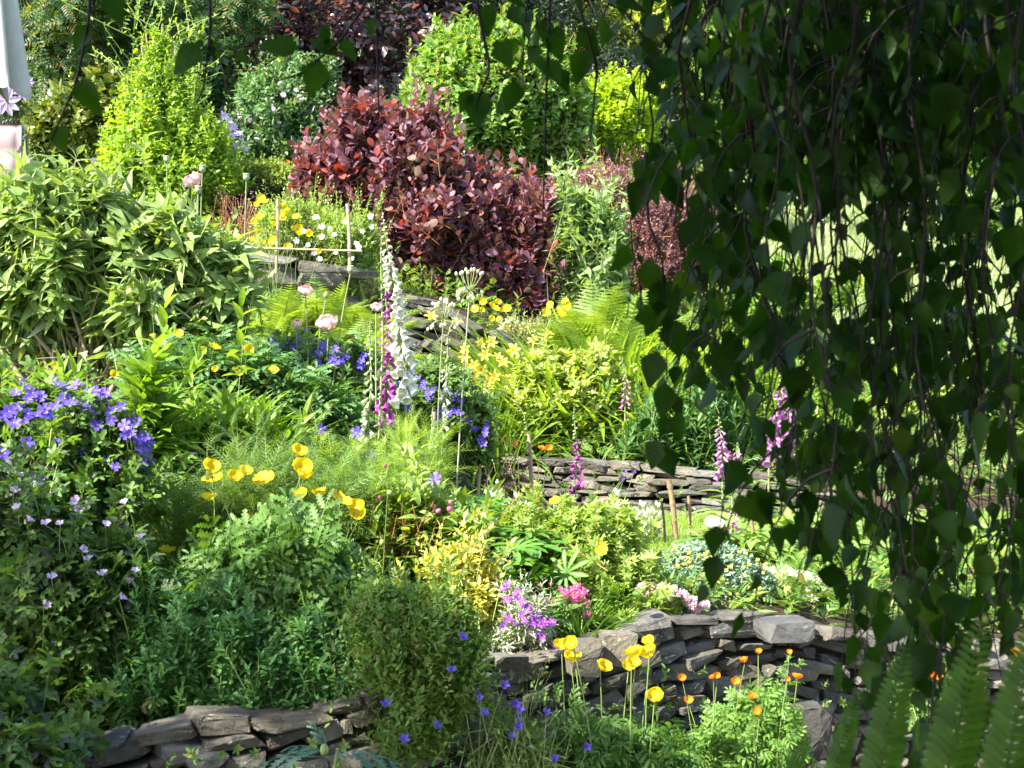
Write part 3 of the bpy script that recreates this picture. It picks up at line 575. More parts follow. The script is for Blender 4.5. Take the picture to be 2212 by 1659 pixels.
def grass(name, us, d0, d1, n, L, mat, seed, tm=GBLADE):
    rng = R(seed); u = rng.uniform(*us, n); a = rng.random(n); d = np.array([d0(q) for q in u])*(1-a)+np.array([d1(q) for q in u])*a; x = (u-UC)/FOC*d
    X = np.stack([x, d, ground(x, d)+.004], 1); A = rng.normal(0, .45, (n, 3)); A[:, 2] = 1; N = rng.normal(size=(n, 3)); N[:, 2] *= .2
    mb = MB(); placev(mb, tm, X, A, N, L*rng.uniform(.6, 1.3, n), rng); return setting(name, mb, mat, "stuff")
grass("lawn_grass", (1290, 2700), lambda u: topA(u)+1.3+max(0, (1560-u)*.003), lambda u: footM(u)-.08, 42000, .045, GRASSM, 31)
grass("bank_grass", (1640, 2900), lambda u: 11.7, lambda u: 17.2, 70000, .24, BANKM, 32)
# low mixed leaves that cover the soil of the beds
rng = R(40); m = 16500; u = rng.uniform(-350, 2700, m); d = 4.0+14*rng.random(m)**1.15; x = (u-UC)/FOC*d
keep = np.array([(dd > topA(uu)+.06) and not (uu > 1390 and 5.45 < dd < 6.3 and uu < 1680) and not (uu > 1080 and 7.6 < dd < footM(uu)+.1) and not (uu > 1290 and topA(uu)+1.1 < dd < footM(uu)+.1) and not (uu > 1640 and 11.7 < dd < 17) and not (860 < uu < 1200 and 9.9 < dd < 10.95) for uu, dd in zip(u, d)]); x, d = x[keep], d[keep]
X = np.stack([x, d, ground(x, d)+rng.uniform(.03, .13, len(x))], 1); mb = MB(); O = np.tile([0, -.2, 1.], (len(X), 1)); h = len(X)//3
shoots(mb, X[:h], O[:h], OVATE3, 6, .06, rng, length=.09, m=0); shoots(mb, X[h:2*h], O[h:2*h], LANCE, 7, .09, rng, length=.1, m=1); shoots(mb, X[2*h:], O[2*h:], CUT, 4, .1, rng, length=.06, m=0)
setting("ground_cover", mb, [MIDL, FRESH], "stuff")

# ------------------------------------------------------------------ dry stone walls
# taller mixed border leaves that knit the plants together
rng = R(41); m = 5200; u = rng.uniform(-350, 1750, m); d = 4.05+9.5*rng.random(m)**1.2; x = (u-UC)/FOC*d
keep = np.array([(dd > topA(uu)+.14) and not (uu > 960 and dd < 9) and not (860 < uu < 1200 and 9.7 < dd < 11) and not (uu > 1230 and topA(uu)+.9 < dd < footM(uu)+.25) for uu, dd in zip(u, d)]); x, d = x[keep], d[keep]; cl_ = .5+.5*np.sin(x*4.3+1)*np.sin(d*3.1)
X = np.stack([x, d, ground(x, d)+(rng.uniform(.1, .2, len(x))+.14*cl_*rng.random(len(x)))*np.where((d > 5.6) & (d < 7.5), .6, 1)], 1); O = np.tile([0, -.1, 1.], (len(X), 1)); q = rng.integers(0, 5, len(X))
for z_, (nm, tm_, k_, s_, l_, mm) in enumerate([("border_foliage", LANCE, 11, .07, .2, [MIDL, GSTEM]), ("border_foliage", OVATE3, 9, .045, .18, [FRESH, GSTEM]), ("border_foliage", CUT, 5, .11, .14, [FRESH, GSTEM]), ("border_foliage", FEATHER, 5, .12, .14, [PEONY, GSTEM]), ("border_foliage", TINY, 14, .03, .2, [POTEN, GSTEM])]):
    mb = MB(); shoots(mb, X[q == z_], O[q == z_], tm_, k_, s_, rng, up=1.2, length=l_, wide=1.2, narrow=.35, ms=1, svar=.4); setting(nm, mb, mm, "stuff")
def wpath(pts, foot): return [(*P(u, v, d)[:2], P(u, v, d)[2], foot) for u, v, d in pts]
wall("dry_stone_wall", "long grey dry stone wall along the bottom holding up the lowest bed", wpath([(-300, 1720, 3.62), (120, 1660, 3.70), (420, 1592, 3.80), (700, 1574, 3.93), (850, 1520, 4.03), (1030, 1458, 4.28), (1200, 1440, 4.48), (1400, 1385, 4.70), (1500, 1352, 4.85), (1700, 1348, 5.1), (1900, 1395, 5.3), (2300, 1420, 5.55), (2700, 1440, 5.8)], .02), STONE, 51, cap=(.12, .34), rows=(.03, .062), lens=(.07, .24), capH=(.03, .065), depth=.16, tiltm=.09)
wall("dry_stone_wall", "low dry stone wall of flat grey slates at the back of the lawn", wpath([(1005, 992, 8.98), (1300, 1008, 8.6), (1500, 1022, 8.42), (1700, 1040, 8.35), (1770, 1052, 8.34)], .78), STONE, 52, rows=(.03, .06), lens=(.1, .3), cap=(.15, .38), capH=(.035, .07), batter=.1, small=.3, depth=.18)
wall("dry_stone_wall", "short tumbled stack of flat stones under the purple smoke bush", wpath([(850, 640, 10.35), (960, 660, 10.32), (1060, 712, 10.4), (1150, 755, 10.5), (1260, 790, 10.7)], 1.6), STONE, 53, rows=(.06, .11), lens=(.15, .42), cap=(.25, .5), capH=(.06, .1), depth=.42, tiltm=-.06, batter=.25)
wall("dry_stone_wall", "dark slate wall behind the climber at the top of the slope", wpath([(190, 345, 13.25), (300, 350, 13.25), (470, 372, 13.2), (560, 384, 13.15), (660, 408, 13.1), (720, 430, 13.05)], 2.85), DSTONE, 54, rows=(.1, .2), lens=(.25, .6), cap=(.3, .6), capH=(.1, .16), depth=.35)
wall("dry_stone_wall", "low grey stones half hidden behind the ferns", wpath([(520, 552, 10.15), (640, 566, 10.2), (740, 585, 10.3)], 1.9), STONE, 55, rows=(.1, .17), lens=(.3, .6), cap=(.4, .7), capH=(.08, .12), depth=.3)
def block(label, u, v, d, s, seed, mat=STONE, tilt=0.):
    rng = R(seed); mb = MB(); p = P(u, v, d); put_stone(mb, rng, p, (1, .2), *s, tilt); return single('boulder' if s[2] > .15 else 'stone_slab', mb, mat, label, 'stone', p, smooth=False)
block("flat dark grey boulder on top of the wall beside the drooping birch", 1690, 1362, 5.12, (.21, .2, .09), 61, DSTONE)
block("tall leaning boulder at the foot of the wall right of the orange poppies", 1730, 1590, 4.9, (.2, .2, .26), 62)
block("pale square stone block at the left end of the bamboo rail", 512, 552, 10.0, (.2, .25, .14), 63, surf("pale_stone", (.4, .36, .3), (.55, .5, .42), 12, .9, .4, 40))
None and block("long flat grey slab topping the wall under the cushion plant", 290, 1632, 3.7, (.42, .2, .13), 64, STONE, .04)
block("upright split slate standing on the wall behind the yellow poppies", 1262, 1418, 4.52, (.11, .12, .13), 65)
block("pointed dark stone leaning on the wall top by the potentilla", 1330, 1408, 4.6, (.13, .12, .13), 66)

# ------------------------------------------------------------------ trees and the dark wood behind the garden
def tree(name, label, cat, blobs, d, tm, k, size, mat, n, seed, tu=None, tr=.14, group=None, bark=BARK, nl=18, **kw):
    rng = R(seed); C, Rr = blobs3(blobs, d); C, Rr = satellites(C, Rr, rng, 2); b = gpt(tu if tu is not None else blobs[0][0], d); t = thing(name, label, cat, b, group)
    X, O = scatter(C, Rr, n, rng, kw.pop('inner', .35), kw.pop('lump', .22), kw.pop('front', .4)); mb = MB(); shoots(mb, X, O, tm, k, size, rng, **kw); part('crown', mb, mat, t)
    top = C[0]+np.array([0, 0, Rr[0][2]*.5]); mb = MB(); tube(mb, bez(b-np.array([0, 0, .1]), (b+top)/2+rng.normal(0, .15, 3), top, 10), np.linspace(tr, tr*.25, 10), 9); part('trunk', mb, bark, t)
    for i in rng.choice(len(X), nl, replace=False):
        f = rng.uniform(.25, .9); s = b*(1-f)+top*f; mb = MB(); tube(mb, bez(s, (s+X[i])/2+np.array([0, 0, .25]), X[i], 7), np.linspace(tr*.38*(1.2-f), .008, 7), 6); part('limb', mb, bark, t)
    return t
g = 'dark trees closing off the back of the garden'
for q, (u, w, dd, lab) in enumerate([(-350, 420, 27, "dark tree beyond the parasol at the far left"), (120, 380, 25, "dark tree standing behind the pinnate leaved tree"), (560, 380, 27, "dark tree seen through gaps of the lime climber"), (980, 380, 26, "dark tree filling the gap between copper beech and big round shrub"), (1400, 400, 25, "dark evergreen tree behind the golden shrub"), (1800, 400, 27, "dark tree behind the birch curtain above the pale bank"), (2200, 420, 26, "dark tree behind the birch curtain at the far right")]):
    tree('woodland_tree', lab, 'tree', [(u, 60, w, 420), (u+60, -420, w*.8, 330), (u-90, 330, w*.9, 220)], dd, OVATE3, 5, .17, WOODL, 4200, 100+q, None, .3, g, nl=8, length=.35)
tree('rowan', "tree of dark pinnate leaves turning orange at the upper left", 'tree', [(230, 110, 210, 190), (100, 250, 110, 120), (380, 10, 170, 130), (120, -60, 200, 140)], 16.5, PINNATE, 4, .3, ROWAN, 1500, 110, 260, .12, length=.22, narrow=.8, grav=.45)
tree('copper_beech', "copper beech with dark purple leaves across the top", 'tree', [(720, 90, 300, 170), (520, 40, 170, 130), (930, 60, 150, 130), (700, -180, 320, 200), (560, 250, 90, 90), (800, 230, 130, 80)], 18, OVATE, 6, .12, BEECH, 2900, 111, 720, .2, length=.28, grav=.35, narrow=.9)
tree('maple', "sunlit yellow green tree behind the birch twigs at the top", 'tree', [(1370, 50, 130, 90), (1480, 130, 90, 90), (1280, -60, 150, 100)], 20, OVATE, 6, .12, MAPLEL, 1100, 112, 1400, .12, length=.25)
tree('conifer', "blackish evergreen right of the big round shrub", 'tree', [(1330, 190, 150, 160), (1440, 260, 90, 150), (1200, 60, 120, 130)], 18.5, LANCE, 7, .13, leafmat("conifer_leaf", (.012, .03, .012), (.03, .055, .02), .15, .4), 1500, 113, 1380, .15, length=.2)
for q, (u, v, w, h, dd, lab) in enumerate([(1600, 180, 150, 200, 18.5, "bushy green tree behind the left edge of the birch curtain"), (1880, 130, 200, 190, 20, "bushy green tree deep behind the thickest birch twigs"), (2180, 200, 190, 220, 18, "bushy green tree at the right edge behind the birch")]):
    tree('garden_tree', lab, 'tree', [(u, v, w, h), (u+40, v-200, w, h*.8)], dd, OVATE, 6, .12, FRESH, 1500, 120+q, None, .12, 'green trees behind the birch', length=.24)

# ------------------------------------------------------------------ shrubs on the top terrace
cl = [(345, 400, 125, 105, 0, .35), (345, 300, 105, 100, 0, .33), (350, 200, 72, 85, 0, .25), (345, 120, 28, 45, 0, .12), (290, 370, 70, 90, 0, .3), (430, 340, 70, 80, 0, .25), (475, 380, 45, 45, 0, .15)]
t = shrub('climber', "bright lime green climber heaped over its support in the sun", 'climber', cl, 12.8, OVATE3, 6, .065, LIME, 3200, 130, PALEBARK, GSTEM, nb=30, length=.14, inner=.6, lump=.25, grav=.3, front=.5)
rng = R(131); mb = MB()
for k in range(44):                                     # thin trailing shoots sticking out above the climber
    s = P(rng.uniform(280, 440), rng.uniform(60, 240), 12.6); e = s+np.array([rng.normal(.05, .25), rng.normal(0, .12), rng.uniform(.1, .45)]); q = bez(s, (s+e)/2+rng.normal(0, .05, 3), e, 6); tube(mb, q, .004, 4, 0, False)
    place(mb, OVATE3, np.repeat(q[1:], 2, 0), rng.normal(size=(10, 3)), np.tile([0, -.3, 1.], (10, 1))+rng.normal(0, .3, (10, 3)), .045, 1)
part('shoot', mb, [GSTEM, LIME], t); mb = MB()
for k in range(7):
    a = gpt(345, 12.8); e = P(345+rng.normal(0, 22), rng.uniform(35, 110), 12.8+rng.normal(0, .08)); tube(mb, bez(a, (a+e)/2+rng.normal(0, .06, 3), e, 8), np.linspace(.022, .008, 8), 6)
part('support', mb, PALEBARK, t)
t = shrub('rhododendron', "dark glossy rhododendron left of the lime climber", 'shrub', [(180, 270, 95, 75), (240, 220, 60, 60), (130, 300, 60, 60)], 13.9, OVATE, 7, .11, leafmat("rhododendron_leaf", (.07, .12, .02), (.16, .2, .04), .2, .3, (.3, .3, .08)), 620, 132, length=.12)
wg = [(610, 240, 100, 95), (660, 300, 80, 70), (560, 300, 70, 60), (650, 170, 70, 60)]
t = shrub('weigela', "green shrub with faint lilac blossom between climber and smoke bush", 'shrub', wg, 14.6, OVATE3, 7, .075, leafmat("weigela_leaf", (.05, .13, .04), (.12, .22, .08), .3, .5, (.32, .36, .24)), 1900, 133, length=.16)
flowers(t, [(520+rng.normal(0, 15), 268+rng.normal(0, 22)) for k in range(14)]+[(555, 300), (612, 205), (650, 215), (690, 260), (640, 195), (603, 265), (655, 310), (590, 235), (676, 235)], CLEM, .03, 14.6, rng, blobs=wg, dj=.03)
t = shrub('clematis', "lilac clematis flowers trailing on the dark shrub beside the climber", 'climber', [(508, 285, 24, 45)], 13.6, OVATE3, 5, .05, DARKL, 70, 134, nb=5)
flowers(t, [(494, 262), (505, 275), (515, 290), (500, 296), (522, 305), (512, 315), (490, 282), (526, 322), (484, 250)], CLEM, .05, 13.3, rng, rnd=.25)
ph = [(1065, 230, 180, 175), (980, 190, 95, 120), (1110, 130, 105, 80), (950, 240, 75, 110), (1190, 260, 90, 110), (1080, 350, 150, 70), (1190, 350, 85, 70), (960, 280, 70, 80)]
t = shrub('photinia', "big round glossy green shrub with reddish young stems", 'shrub', ph, 13.6, WIDE, 8, .095, PHOT, 5000, 135, REDBARK, REDSTEM, length=.16, lump=.08, inner=.72, sat=0, sprig=130, holes=.3, grav=.1, up=.75, rs=.004, front=.6)
ch = [(1335, 260, 78, 85), (1300, 220, 60, 45), (1370, 220, 50, 50), (1350, 330, 70, 40), (1290, 300, 50, 60)]
shrub('choisya', "rounded golden lime shrub right of the big glossy shrub", 'shrub', ch, 14.6, ROUND, 6, .07, CHOIS, 2200, 136, length=.1, lump=.12, inner=.7, sat=0, holes=.4)
br = [(1300, 400, 75, 50), (1400, 440, 90, 75), (1480, 480, 75, 80), (1430, 560, 90, 70), (1340, 500, 60, 60)]
shrub('barberry', "purple red barberry of tiny leaves beside the birch curtain", 'shrub', br, 12.6, TINY, 9, .034, BERB, 3600, 137, REDBARK, REDSTEM, length=.16, up=.6, lump=.2)
cot = [(830, 290, 90, 62), (770, 350, 95, 65), (890, 350, 110, 85), (710, 385, 65, 42), (920, 290, 50, 50), (830, 415, 130, 55), (950, 430, 100, 70), (1030, 430, 70, 55), (1095, 470, 100, 75), (960, 500, 130, 90), (1150, 500, 50, 75), (1080, 570, 110, 70), (940, 580, 70, 70), (1140, 645, 62, 70), (1050, 620, 75, 60), (870, 470, 75, 75), (980, 600, 80, 60), (700, 400, 60, 45)]
t = shrub('smoke_bush', "large purple leaved smoke bush glowing red in the middle", 'shrub', cot, 11.7, ROUND, 7, .09, COTIN, 4400, 138, BARK, REDSTEM, length=.18, up=.65, nb=40, r0=.02, lump=.2, inner=.55, svar=.4, wide=1.2, narrow=.35, grav=.12, front=.62)
bp = [(1265, 480, 65, 70), (1320, 520, 40, 70), (1220, 470, 40, 55), (1270, 570, 75, 60), (1215, 560, 30, 60)]
shrub('butterfly_bush', "pale green long leaved shrub between smoke bush and barberry", 'shrub', bp, 11.7, LONG, 9, .12, PALEL, 620, 139, PALEBARK, STEM2, length=.28, up=1.1, lump=.15, grav=.3)

# ------------------------------------------------------------------ left: butterfly bush, parasol, chair, clematis
bd = [(100, 480, 150, 120), (250, 515, 145, 95), (390, 545, 105, 80), (470, 600, 75, 75), (120, 620, 170, 120), (300, 630, 140, 100), (420, 690, 95, 60), (100, 430, 80, 50), (-60, 600, 130, 130)]
t = shrub('butterfly_bush', "big bush of long felted grey green leaves at the left edge", 'shrub', bd, 6.9, LONG+[LANCEW], 8, .13, BUDD, 1050, 140, PALEBARK, STEM2, length=.18, svar=.38, sprig=40, up=.8, nb=90, r0=.016, lump=.34, inner=.3, holes=1.25, grav=.34, jit=.5, rs=.004, front=.6)
PAD = surf("striped_cushion", (.28, .2, .22), (.38, .3, .31), 30, .85, .15, 200, 0, None, .2, (14, .2, .2))
b = gpt(-30, 11.0); t = thing('garden_chair', "garden chair with a tall pink striped padded cushion at the left edge", 'chair', b)
c = P(-28, 270, 11.0); ztop = c[2]; mb = MB(); xs = np.linspace(-.26, .26, 15); zs = np.linspace(0, .85, 25); V = []
for s in (-1, 1):
    for z in zs:
        for x_ in xs:
            e = (1-abs(x_/.26)**6)*(1-abs((z-.425)/.425)**8); tuft = .6+.4*abs(math.sin(z*math.pi/.2125)); V.append((c[0]+x_, c[1]+s*(.012+.055*e**.5*tuft)+.12*z*.3, ztop-.85+z))
i = np.arange(24)[:, None]*15; j = np.arange(14)[None]; Fq = np.stack([i+j, i+j+1, i+16+j, i+15+j], -1).reshape(-1, 4); rim = []
edge = [k for k in range(15)]+[15*r+14 for r in range(1, 25)]+[24*15+k for k in range(13, -1, -1)]+[15*r for r in range(23, 0, -1)]
for a in range(len(edge)): p_, q_ = edge[a], edge[(a+1) % len(edge)]; rim.append((p_, q_, q_+375, p_+375))
mb.add(V, [Fq, Fq[:, ::-1]+375, np.array(rim)]); part('cushion', mb, PAD, t); mb = MB()
for sx in (-.27, .27): tube(mb, [(c[0]+sx, c[1]+.12, b[2]-.02), (c[0]+sx, c[1]+.1, ztop-.06)], .014, 6)
for zz in (.1, .5, .8): tube(mb, [(c[0]-.27, c[1]+.11, ztop-zz), (c[0]+.27, c[1]+.11, ztop-zz)], .01, 6)
part('back_frame', mb, surf("chair_metal", (.1, .1, .1), (.16, .16, .16), 20, .5, .1), t)
mb = MB(); box(mb, (c[0], c[1]-.2, b[2]+.42), (.54, .5, .09), bev=.45); part('seat_cushion', mb, PAD, t)
for sx in (-.25, .25): mb = MB(); tube(mb, [(c[0]+sx, c[1]-.42, b[2]-.02), (c[0]+sx, c[1]-.42, b[2]+.4)], .014, 6); part('leg', mb, MATS["chair_metal"], t)
b = gpt(-40, 10.4); t = thing('parasol', "closed cream parasol hanging in folds at the top left corner", 'parasol', b); CANV = surf("cream_canvas", (.38, .36, .3), (.46, .44, .38), 12, .85, .2, 90)
zb = P(0, 185, 10.4)[2]; mb = MB(); nf = 9; a = np.linspace(0, 2*np.pi, nf*8, endpoint=False); V = []
for f in np.linspace(0, 1, 14):
    rr = (.06+.2*(1-f)**.8)*(1+.42*np.cos(a*nf)*(1-.4*f)); dz = -.07*np.cos(a*nf/1.0+.6)*(1-f)**3; V.append(np.stack([b[0]+rr*np.cos(a), b[1]+rr*np.sin(a), zb+f*1.7+dz], 1))
m_ = len(a); i = np.arange(13)[:, None]*m_; j = np.arange(m_)[None]; k = (j+1) % m_; mb.add(np.concatenate(V), np.stack([i+j, i+k, i+m_+k, i+m_+j], -1).reshape(-1, 4)); part('canopy', mb, CANV, t)
mb = MB(); tube(mb, [b-np.array([0, 0, .05]), (b[0], b[1], zb+1.85)], .024, 8); part('pole', mb, surf("parasol_pole", (.3, .2, .1), (.4, .28, .16), 10, .6, .1), t)
mb = MB(); lathe(mb, [(.16, zb+.86), (.175, zb+.9), (.165, zb+.94)], 20, org=(b[0], b[1], 0)); part('tie_strap', mb, CANV, t)
cb = [(10, 210, 60, 50), (20, 170, 50, 40)]
t = shrub('clematis', "clematis with pale mauve flowers just below the parasol", 'climber', cb, 11.6, OVATE3, 5, .06, DARKL, 150, 141, nb=10)
flowers(t, [(14, 218, 1.5), (48, 198, 1.1), (52, 172, .9), (60, 176, .8), (10, 196, .9), (2, 212, 1.3), (-20, 230, 1.2)], CLEM, .075, 11.2, rng, rnd=.2, dj=.05, cam_w=1, up=.1)
b = gpt(-120, 16); t = thing('garden_shed', "corner of a grey roofed shed behind the parasol", 'shed', b); p = P(75, 60, 16); x1 = p[0]; zt = p[2]; DWOOD = surf("dark_boards", (.03, .03, .032), (.06, .058, .055), 6, .85, .3, 40, 0, None, .3, (6, 6, .4))
mb = MB(); box(mb, (x1-1.3, 17, (b[2]+zt)/2-.3), (2.2, 2, zt-b[2]+.6), bev=.01); part('wall', mb, DWOOD, t)
mb = MB(); box(mb, (x1-1.2, 17, zt+.28), (2.7, 2.5, .06), tilt=.32, bev=.1); part('roof', mb, surf("grey_roof", (.2, .19, .18), (.3, .28, .26), 15, .9, .4, 60), t)
mb = MB(); tube(mb, [(x1-2.5, 15.8, zt+.02), (x1+.1, 15.8, zt-.02)], .05, 8); part('gutter', mb, DWOOD, t)
b = gpt(100, 14.3); t = thing('water_butt', "dark ribbed barrel in the shade beyond the cushion", 'barrel', b); mb = MB(); z0 = b[2]; z1 = P(0, 262, 14.3)[2]
lathe(mb, [(.17, z0-.05), (.2, z0+.2), (.21, (z0+z1)/2), (.2, z1-.05), (.205, z1)], 40, 0, .05, (b[0], b[1], 0)); part('barrel', mb, surf("dark_barrel", (.02, .04, .05), (.035, .06, .07), 6, .5, .1), t)
mb = MB(); lathe(mb, [(.22, z1), (.22, z1+.03), (.05, z1+.06), (.002, z1+.06)], 24, 0, 0, (b[0], b[1], 0)); part('lid', mb, MATS["dark_barrel"], t)

shrub('laurel', "dark laurel filling the space behind the weigela and the climber", 'shrub', [(470, 300, 90, 80), (560, 330, 120, 50), (700, 330, 80, 60), (430, 180, 80, 110)], 15.6, OVATE, 7, .11, DARKL, 900, 150, length=.14)
shrub('laurel', "dark laurel between the smoke bush top and the big round shrub", 'shrub', [(800, 300, 110, 70), (1000, 380, 110, 60), (880, 260, 80, 60)], 15.8, OVATE, 7, .11, DARKL, 800, 151, length=.14)
shrub('laurel', "dark laurel under the golden shrub behind the barberry", 'shrub', [(1250, 380, 110, 60), (1420, 380, 110, 70), (1560, 420, 120, 90)], 14.9, OVATE, 7, .11, MIDL, 900, 152, length=.14)

for k, (u, v, w, h, d, m, lab) in enumerate([(1700, 340, 130, 70, 17.6, MIDL, "rounded shrub at the top of the pale bank, left"), (1950, 330, 150, 80, 17.8, DARKL, "dark shrub at the top of the pale bank, middle"), (2220, 330, 150, 90, 17.5, FRESH, "light shrub at the top of the pale bank, right"), (1650, 640, 90, 80, 11.6, FRESH, "light green shrub at the left foot of the pale bank"), (2000, 880, 130, 90, 10.6, YGREEN, "yellowish shrub behind the birch above the lawn"), (2200, 830, 110, 110, 10.4, MIDL, "mid green shrub at the right edge behind the birch")]):
    shrub('garden_shrub', lab, 'shrub', [(u, v, w, h), (u+w*.6, v+h*.3, w*.6, h*.6), (u-w*.6, v+h*.35, w*.6, h*.6)], d, OVATE3, 7, .075, m, 800, 160+k, length=.13, group='shrubs round the pale bank')

# moss and little weeds in the joints of the walls
rng = R(170); mb = MB()
for pth, n_ in (([(300, 1625, 3.80), (700, 1610, 3.90), (850, 1560, 4.0), (1050, 1500, 4.22), (1400, 1450, 4.68), (1500, 1430, 4.82), (1900, 1450, 5.26), (2100, 1470, 5.4)], 80), ([(1010, 1030, 8.94), (1300, 1045, 8.56), (1500, 1060, 8.38), (1800, 1080, 8.3)], 50)):
    q = lerp_path(pth, 400)[rng.integers(0, 400, n_)]; Pq = np.array([P(a, b+rng.uniform(-30, 120 if n_ > 60 else 45), c-.05) for a, b, c in q]); shoots(mb, Pq, np.tile([.3, -.8, .4], (n_, 1)), [TINY, OVATE3], 10, .022, rng, length=.05, up=.3, jit=.6)
setting("wall_moss", mb, MIDL, "stuff")

rng = R(171); mb = MB()                                # last year's dry stalks standing about in the beds
for k in range(110):
    u = rng.uniform(-50, 1500); d = rng.uniform(4.4, 10.5); b = gpt(u, d)
    if d < topA(u)+.15 or (u > 1150 and d < footM(u)+.2): continue
    h = rng.uniform(.18, .45); e = b+np.array([rng.normal(0, .08), rng.normal(0, .05), h]); q = bez(b, (b+e)/2+rng.normal(0, .03, 3), e, 6); tube(mb, q, .0018, 4, 0, False)
    f = np.repeat(q[3:], 3, 0); place(mb, TINY, f, rng.normal(size=f.shape), rng.normal(size=f.shape), .022, 0)
setting("dry_stalks", mb, leafmat("dry_brown", (.22, .15, .08), (.4, .3, .18), .15, .7), "stuff")

for k, (u, v, w, h, d, m, lab) in enumerate([(1760, 470, 60, 45, 15.6, BANKM, "tussock of pale grass high on the bank"), (1900, 600, 70, 50, 13.6, YGREEN, "low yellowish bush halfway up the pale bank"), (2120, 480, 70, 50, 15.2, MIDL, "round green bush high on the pale bank at the right"), (1790, 640, 50, 35, 12.6, FRESH, "small bush low on the pale bank")]):
    shrub('bank_plant', lab, 'plant', [(u, v, w, h)], d, LANCE if m is BANKM else OVATE3, 8, .1 if m is BANKM else .07, m, 260, 180+k, nb=4, length=.16, group='plants on the pale bank')
# ------------------------------------------------------------------ the bed by the bamboo rail (upper left middle)
def cane(label, a, b_, r, mat=CANE, group=None, name='bamboo_cane'):
    """a and b_: (u, v, distance) of the two ends"""
    p, q = P(*a), P(*b_); mb = MB(); n = 9; t = np.linspace(0, 1, n*4+1)[:, None]; pts = p+(q-p)*t; pts[:, 0] += .004*np.sin(t[:, 0]*5)
    rad = r*(1+np.array([.22 if k % 9 == 4 else 0 for k in range(len(pts))])); tube(mb, pts, rad, 8); return single(name, mb, mat, label, 'cane', q, group)
cane("left upright cane behind the yellow poppies above the ferns", (600, 430, 10.0), (598, 590, 10.0), .011)
cane("right upright cane in front of the smoke bush above the ferns", (750, 441, 10.0), (758, 590, 10.0), .013)
cane("thin cane tied level across two uprights above the ferns", (530, 536, 9.97), (783, 543, 9.97), .008)
pw = [(690, 500, 110, 55), (640, 470, 80, 50), (770, 520, 50, 60), (590, 540, 60, 45), (720, 560, 90, 40)]
t = shrub('cinquefoil', "small leaved cinquefoil dotted white behind the bamboo rail", 'shrub', pw, 10.6, TINY, 8, .035, POTEN, 2000, 200, BARK, GSTEM, length=.14, up=.8, lump=.22)
flowers(t, [(800, 468), (802, 490), (782, 500), (695, 490), (695, 512), (712, 495), (722, 508), (770, 527), (775, 535), (683, 470), (640, 520), (665, 530), (678, 548), (760, 560), (690, 560), (745, 480), (725, 545), (655, 500)], WHITEFL, .021, 10.3, rng, blobs=pw, dj=.03, up=.2, cam_w=1)
b = gpt(605, 10.1); t = thing('welsh_poppy', "clump of yellow poppies beside the left upright cane", 'poppy', b, 'yellow poppies'); mb = MB(); leafy(mb, b, 160, .3, .28, CUT, .13, rng, 0, 1); part('foliage', mb, [FRESH, GSTEM], t)
flowers(t, [(565, 430), (572, 438), (556, 445), (600, 448), (612, 448), (618, 455), (606, 470), (613, 476), (562, 470), (590, 487), (558, 500), (640, 470), (632, 498), (646, 495), (648, 508), (670, 506), (690, 545), (570, 527), (590, 520), (548, 482), (622, 535), (545, 520)], POPPYCUP+POPPYOPEN, .034, 10.0, R(201), smat=GSTEM, dj=.15, spread=.08)
b = gpt(515, 10.9); t = thing('coral_bells', "dark red coral bells with airy flower sprays under the slate wall", 'plant', b); rng = R(202); mb = MB(); leafy(mb, b, 60, .22, .12, LOBED, .09, rng, 0)
part('foliage', mb, HEUCH, t); mb = MB()
for k in range(70):
    s = b+rng.normal(0, .1, 3)*np.array([1.6, 1, 0]); e = P(rng.uniform(468, 565), rng.uniform(415, 520), 10.9+rng.normal(0, .15)); q = bez(s, (s*.4+e*.6)+rng.normal(0, .03, 3), e, 5); tube(mb, q, .0025, 3, 0, False)
    f = np.repeat(q[2:], 4, 0)+rng.normal(0, .03, (12, 3)); place(mb, TINY, f, rng.normal(size=f.shape), rng.normal(size=f.shape), .02, 1)
part('flower_spray', mb, [REDSTEM, HEUCH], t)
def sedum_mat(label, blobs, d, mat, seed, n=700, tm=TINY, size=.035):
    return shrub('stonecrop', label, 'plant', blobs, d, tm, 9, size, mat, n, seed, nb=0, length=.07, lump=.25)
sedum_mat("yellow green stonecrop spilling over the slate wall by the climber", [(560, 362, 60, 16), (610, 380, 45, 18), (500, 358, 40, 16), (640, 395, 30, 18)], 13.1, YGREEN, 203)
b = gpt(600, 13.4); t = thing('orange_daisies', "few small orange flowers on top of the slate wall", 'flowers', b); mb = MB(); leafy(mb, b, 30, .2, .2, LANCE, .08, R(3), 0, 1); part('foliage', mb, [FRESH, GSTEM], t)
flowers(t, [(594, 352), (605, 350), (600, 358), (612, 356), (620, 352), (615, 362)], ORANGECUP, .028, 13.2, R(204), up=.9)
shrub('bush', "grey green mossy bush on the dark stones left of the climber", 'shrub', [(250, 330, 40, 40)], 13.4, TINY, 8, .03, CAMPL, 380, 205, nb=6, length=.1)
block("pale lichen spotted boulder under the mossy bush", 268, 388, 13.1, (.42, .3, .22), 206, DSTONE)

